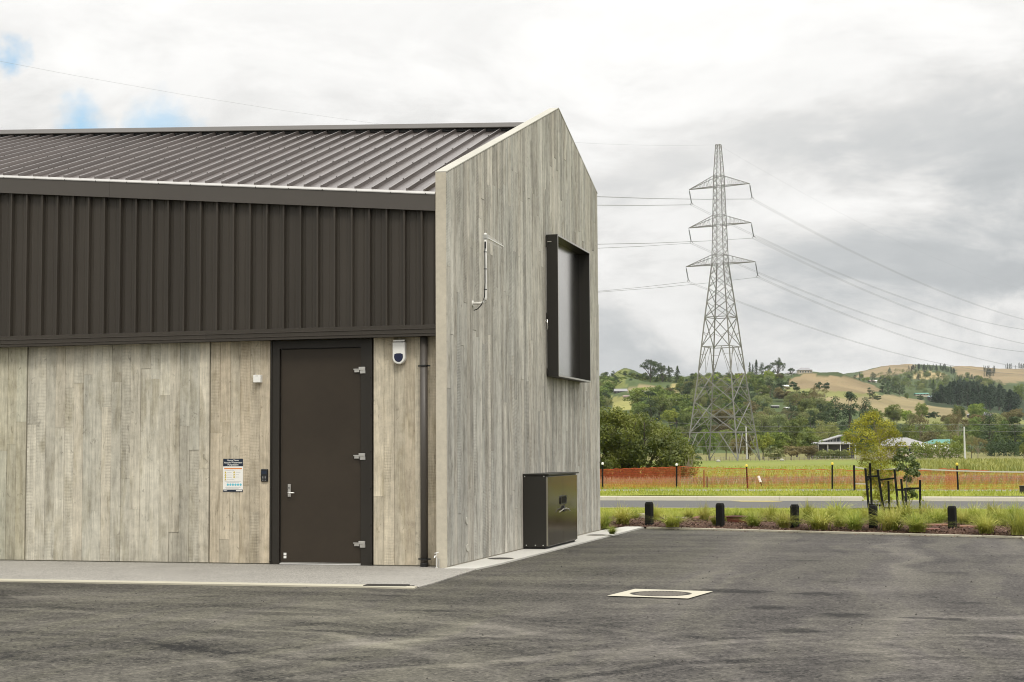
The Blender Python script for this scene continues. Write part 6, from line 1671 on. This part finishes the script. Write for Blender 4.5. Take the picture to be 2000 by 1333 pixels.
def in_bush(x, y):
    poly = [(1715, 738), (1742, 728), (1790, 729), (1850, 741), (1870, 738), (1905, 742), (1950, 748), (1965, 760), (1850, 772), (1800, 770), (1725, 752)]
    return inpoly(x, y, poly)
sb = []; sb2 = []
while len(sb)+len(sb2) < 330:
    x, y = r_.uniform(1712, 1968), r_.uniform(726, 772)
    if in_bush(x, y): (sb if r_.random() < .6 else sb2).append((x, y, y-r_.uniform(6, 11), r_.uniform(8, 13)))
wood('far_slope_bush', sb, M['lf_broad'], '', 'broad', 1.0, 9)
wood('far_slope_scrub', sb2, M['lf_dark'], '', 'broad', 1.0, 9)
sk = []
for i in range(140):
    x = r_.uniform(1172, 1545); y = np.interp(x, [1172, 1200, 1225, 1260, 1300, 1545], [745, 738, 740, 742, 741, 737])+r_.uniform(1, 12)
    if 1203 < x < 1262 and y < 742: continue
    sk.append((x, y, y-r_.uniform(6, 12), r_.uniform(9, 15)))
hb = []
for i in range(520):
    x = r_.uniform(250, 1172); v_ = r_.random()**1.3; y = 752+v_*112
    if sin(x*.021)+sin(y*.09+x*.013)+r_.gauss(0, .6) > -.2 or v_ > .8: hb.append((x, y, y-r_.uniform(14, 24)-v_*8, r_.uniform(16, 30)))
wood('hillside_bush', hb, M['lf_broad'], '', 'broad', 1.0, 9)
wood('skyline_scrub', sk, M['lf_broad'], '', 'broad', 1.0, 9)

# hedge and shrub masses near the houses
def hedge(name, lab, px0, px1, pt, pb, d, depth, leaf, dens=900):
    g2 = np.random.default_rng(int(px0)); a = at(px0, pb, d); b = at(px1, pb, d); z = min(a[2], b[2])
    n = int(dens*np.linalg.norm(b[:2]-a[:2])/6); hgt = (pb-pt)*d/FOC
    t_ = g2.random(n); C = a+(b-a)*t_[:, None]; hh = hgt*(1+.12*np.sin(t_*31)+.08*np.sin(t_*77))
    C[:, 2] = ground_z((px0+px1)/2, d)+hh*g2.random(n)**.7
    C[:, :2] += FH*(g2.random(n)[:, None]*depth-depth/2)
    Nn = g2.normal(size=C.shape)+np.array([0, 0, .6]); Nn /= np.linalg.norm(Nn, axis=1, keepdims=True)
    V, F = quads(C, Nn, g2.uniform(.10, .26, n), .5)
    return tag(link(bpy.data.objects.new(name, npmesh(name, V, F, M[leaf]))), lab, 'hedge', None)
hedge('clipped_hedge', 'long dark clipped hedge under the evergreens at the right', 1925, 2040, 856, 884, 290, 3.0, 'lf_dark', 1500)
hedge('shrub_hedge', 'thick olive green shrub hedge before the green roofed barn', 1782, 1886, 869, 900, 240, 3.0, 'lf_broad', 1500)
hedge('garden_hedge', 'rounded pale garden hedge before the grey hall', 1590, 1660, 872, 888, 262, 1.6, 'lf_olive', 1500)

# ================================================================== HOUSES
def paint(name, c, r=.6): 
    if name not in M: M[name] = plain(name, c, r, 0, .12, 1.0)
    return M[name]
WHT, GRY, DRK, GRN_, PNK, BEI = paint('house_white', (.72, .71, .68)), paint('house_grey_roof', (.24, .235, .24)), paint('house_dark_wall', (.05, .045, .045)), paint('green_roof', (.035, .20, .14), .45), paint('pinkish_roof', (.34, .24, .22)), paint('beige_wall', (.50, .44, .34))
PAL = paint('pale_metal_roof', (.27, .265, .255), .6)
GLS = plain('window_glass', (.02, .025, .03), .1)
def house(lab, px, pb, wpx, wall_px, roof_px, wall, roofm, nwin=4, hip=True, depth=7.0, d=None, name='house', posts=False, cat='house'):
    d = d or meet(px, pb) or 700.
    x, y = sight_xy(px, d); z = ground_z(px, d)
    k = d/FOC; w = wpx*k/2; hw = wall_px*k; hr = roof_px*k; dp_ = depth/2
    rz = atan2(rr_[1], rr_[0])
    o = thing(name, lab, cat, (x, y, z), rz)
    MB().box(-w, w, -dp_, dp_, -1.2, hw).build('wall', wall, o)
    e = .45; ins = min(w*.55, dp_*1.1) if hip else 0.0
    MB().add([(-w-e, -dp_-e, hw), (w+e, -dp_-e, hw), (w+e, dp_+e, hw), (-w-e, dp_+e, hw), (-w-e+ins, 0, hw+hr), (w+e-ins, 0, hw+hr)],
             [(0, 1, 5, 4), (2, 3, 4, 5), (1, 2, 5), (3, 0, 4), (3, 2, 1, 0)]).build('roof', roofm, o)
    fm = None
    for i in range(nwin):
        wx = -w+2*w*(i+.5)/nwin; ww = w/nwin*.55
        f = MB().box(wx-ww, wx+ww, -dp_-.06, -dp_-.01, hw*.35, hw*.85).build('window', WHT, o)
        MB().box(wx-ww*.86, wx+ww*.86, -dp_-.08, -dp_-.061, hw*.40, hw*.80).build('pane', GLS, f)
    if posts:
        for i in range(5): MB().bar((-w+2*w*i/4, -dp_-1.5, -1.2), (-w+2*w*i/4, -dp_-1.5, hw), .07).build('post', WHT, o)
    return o
house('dark timber house with grey roof and deck under the knoll', 1213, 771, 22, 4, 5.5, DRK, GRY, 4, False)
house('low dark house with hipped roof right of the timber house', 1239, 770, 16, 3, 4, DRK, GRY, 3)
house('long low brown roofed house amid garden trees under the knoll', 1262, 769, 22, 3, 4, DRK, PNK, 3)
house('small pink roofed shed on the grass below the timber house', 1227, 778, 15, 2, 2, PNK, PNK, 0, False, 3.0, name='shed', cat='shed')
house('white cottage among dark trees left of the pylon', 1316, 791, 13, 4, 4, WHT, WHT, 2, False, 6)
house('tiny white shed uphill of the white cottage', 1336, 786, 5, 3, 2, WHT, WHT, 0, False, 3, name='shed', cat='shed')
house('long white walled bungalow with grey roof on the hilltop', 1552, 734, 32, 3, 4, WHT, GRY, 7)
house('larger pale hilltop house behind the long bungalow', 1574, 732, 26, 8, 5, BEI, GRY, 5)
house('white gabled cottage beside the dark hillside bushes', 1536, 759, 9, 3, 3, WHT, WHT, 1, False, 5)
house('low pale green roofed shed beside the white gabled cottage', 1525, 760, 11, 2, 2, BEI, paint('sage_roof', (.25, .33, .28)), 1, False, 5, name='shed', cat='shed')
house('white flat roofed house deep in the trees right of the pylon', 1492, 768, 10, 4, 2, BEI, WHT, 2, False, 6)
house('low house with pale roof edge far down among the trees', 1515, 799, 11, 4, 2, DRK, PAL, 2, False, 5)
house('small white hut right of the low tree hidden house', 1538, 801, 5, 3, 2, WHT, WHT, 1, False, 3, name='shed', cat='shed')
house('pink roofed house on the far slope', 1704, 747, 9, 2.2, 2, PNK, PNK, 2, False, 7)
house('tiny white barn beside the pink roofed far house', 1714, 748, 5, 2, 1.6, WHT, WHT, 0, False, 6, name='barn', cat='barn')
house('long house with turquoise green roof beside the plantation', 1802, 773, 24, 2.5, 2.5, BEI, GRN_, 4, False, 7)
house('open pole shed with pale blue roof beside the plantation', 1822, 780, 12, 4, 1.6, DRK, paint('blue_roof', (.45, .58, .58)), 0, False, 5, None, 'shed', True, 'shed')
house('long farmhouse with wide grey roof and white posts below the plantation', 1914, 815, 36, 4, 5, DRK, GRY, 5, True, 9, None, 'house', True)
# grey hall with a wide verandah roof and a glazed half gable
d = 275.; k = d/FOC; x, y = sight_xy(1625, d); z = ground_z(1625, d)
hl_ = thing('hall', 'grey hall with wide low roof and a glazed half gable behind the sapling', 'hall', (x, y, z), atan2(rr_[1], rr_[0]))
def hz(py): return at(1625, py, d)[2]-z
def hx(px): return (px-1625)*k
MB().box(hx(1590), hx(1660), -3.2, 3.2, -.5, hz(868)).build('wall', DRK, hl_)
MB().add([(hx(1588), -4.2, hz(868.5)), (hx(1663), -4.2, hz(868.5)), (hx(1650), -1.5, hz(864)), (hx(1600), -1.5, hz(864)), (hx(1588), -4.2, hz(867.5)), (hx(1663), -4.2, hz(867.5)), (hx(1650), -1.5, hz(863)), (hx(1600), -1.5, hz(863))],
         [(0, 1, 2, 3), (4, 7, 6, 5), (0, 4, 5, 1), (1, 5, 6, 2), (2, 6, 7, 3), (3, 7, 4, 0)]).build('verandah_roof', PAL, hl_)
MB().prism([(hx(1598), hz(864.5)), (hx(1639), hz(864.5)), (hx(1639), hz(854)), (hx(1598), hz(864))], 'y', -1.4, 3.0).build('gable_wall', DRK, hl_)
MB().prism([(hx(1589), hz(866.3)), (hx(1589), hz(867.5)), (hx(1646), hz(851.2)), (hx(1646), hz(849.4))], 'y', -2.0, 3.2).build('roof', PAL, hl_)
for (a, b) in ((1604, 1608), (1609, 1613), (1614, 1618), (1619, 1623), (1624, 1628)):
    t_ = np.interp((a+b)/2, [1598, 1639], [862.5, 855.0])
    f = MB().prism([(hx(a), hz(864.3)), (hx(b), hz(864.3)), (hx(b), hz(t_-.3)), (hx(a), hz(t_+.7))], 'y', -1.46, -1.39).build('window', WHT, hl_)
    MB().prism([(hx(a+.8), hz(863.7)), (hx(b-.8), hz(863.7)), (hx(b-.8), hz(t_+.5)), (hx(a+.8), hz(t_+1.3))], 'y', -1.50, -1.461).build('pane', GLS, f)
f = MB().box(hx(1630), hx(1638), -1.46, -1.39, hz(864), hz(855.5)).build('window', WHT, hl_)
MB().box(hx(1630.8), hx(1637.2), -1.5, -1.461, hz(863.5), hz(856)).build('pane', GLS, f)
for px in (1589.5, 1608, 1632, 1650, 1661): MB().bar((hx(px), -4.0, -.5), (hx(px), -4.0, hz(868)), .07).build('post', WHT, hl_)
# pale metal roofed house and green barn
def big_roof(lab, cat, name, px0, px1, pe, pr, pb, d, roofm, wall, ridge_in=(10, 14), lean=True):
    x, y = sight_xy((px0+px1)/2, d); z = ground_z((px0+px1)/2, d); k = d/FOC; c = (px0+px1)/2
    o = thing(name, lab, cat, (x, y, z), atan2(rr_[1], rr_[0]))
    H = lambda py: at(c, py, d)[2]-z
    X = lambda px: (px-c)*k
    MB().box(X(px0+2), X(px1-2), -3.5, 3.5, -.5, H(pe)).build('wall', wall, o)
    MB().add([(X(px0), -4.1, H(pe)), (X(px1), -4.1, H(pe)), (X(px1), 4.1, H(pe)), (X(px0), 4.1, H(pe)), (X(px0+ridge_in[0]), 0, H(pr)), (X(px1-ridge_in[1]), 0, H(pr))],
             [(0, 1, 5, 4), (2, 3, 4, 5), (1, 2, 5), (3, 0, 4), (3, 2, 1, 0)]).build('roof', roofm, o)
    n = max(3, int((px1-px0)/12))
    for i in range(n):
        xx = X(px0+4+(px1-px0-8)*(i+.5)/n); f = MB().box(xx-.32, xx+.32, -3.56, -3.51, H(pe)*.35, H(pe)*.85).build('window', WHT, o)
        MB().box(xx-.26, xx+.26, -3.60, -3.561, H(pe)*.40, H(pe)*.80).build('pane', GLS, f)
    return o
o = big_roof('farm building with a broad pale corrugated metal roof behind the sapling', 'farm building', 'farm_building', 1722, 1812, 871, 855, 890, 268, PAL, BEI, (14, 40))
MB().add([(4.6*.35, -6.5, 1.75), (8.6, -6.5, 1.62), (8.6, -3.8, 2.05), (1.6, -3.8, 2.2), (1.6, -6.5, 1.55), (8.6, -6.5, 1.42), (8.6, -3.8, 1.85), (1.6, -3.8, 2.0)], [(3, 2, 1, 0), (4, 5, 6, 7), (0, 1, 5, 4), (1, 2, 6, 5), (2, 3, 7, 6), (3, 0, 4, 7)]).build('lean_to_roof', WHT, o)
o = big_roof('barn with a turquoise green metal roof and white canopy', 'barn', 'barn', 1808, 1866, 867, 858.5, 888, 285, GRN_, BEI, (16, 4))
MB().prism([(-1.2, 1.55), (.9, 1.55), (.35, 1.95), (-.4, 1.98)], 'y', -6.2, -4.2).build('canopy', WHT, o)

# ================================================================== HAZE
hz_ = MB().box(-2600, 2600, -60, 4200, -2.0, 150.0)
m = bpy.data.materials.new('haze'); m.use_nodes = True; nt = m.node_tree
for n in list(nt.nodes): nt.nodes.remove(n)
on = nt.nodes.new('ShaderNodeOutputMaterial'); pv = nt.nodes.new('ShaderNodeVolumePrincipled')
pv.inputs['Color'].default_value = (0.93, 0.97, 1.0, 1); pv.inputs['Density'].default_value = 0.00006; pv.inputs['Anisotropy'].default_value = 0.2
nt.links.new(pv.outputs[0], on.inputs['Volume'])
HAZE = True
if HAZE:
    o = hz_.build('haze', m); o['kind'] = 'stuff'
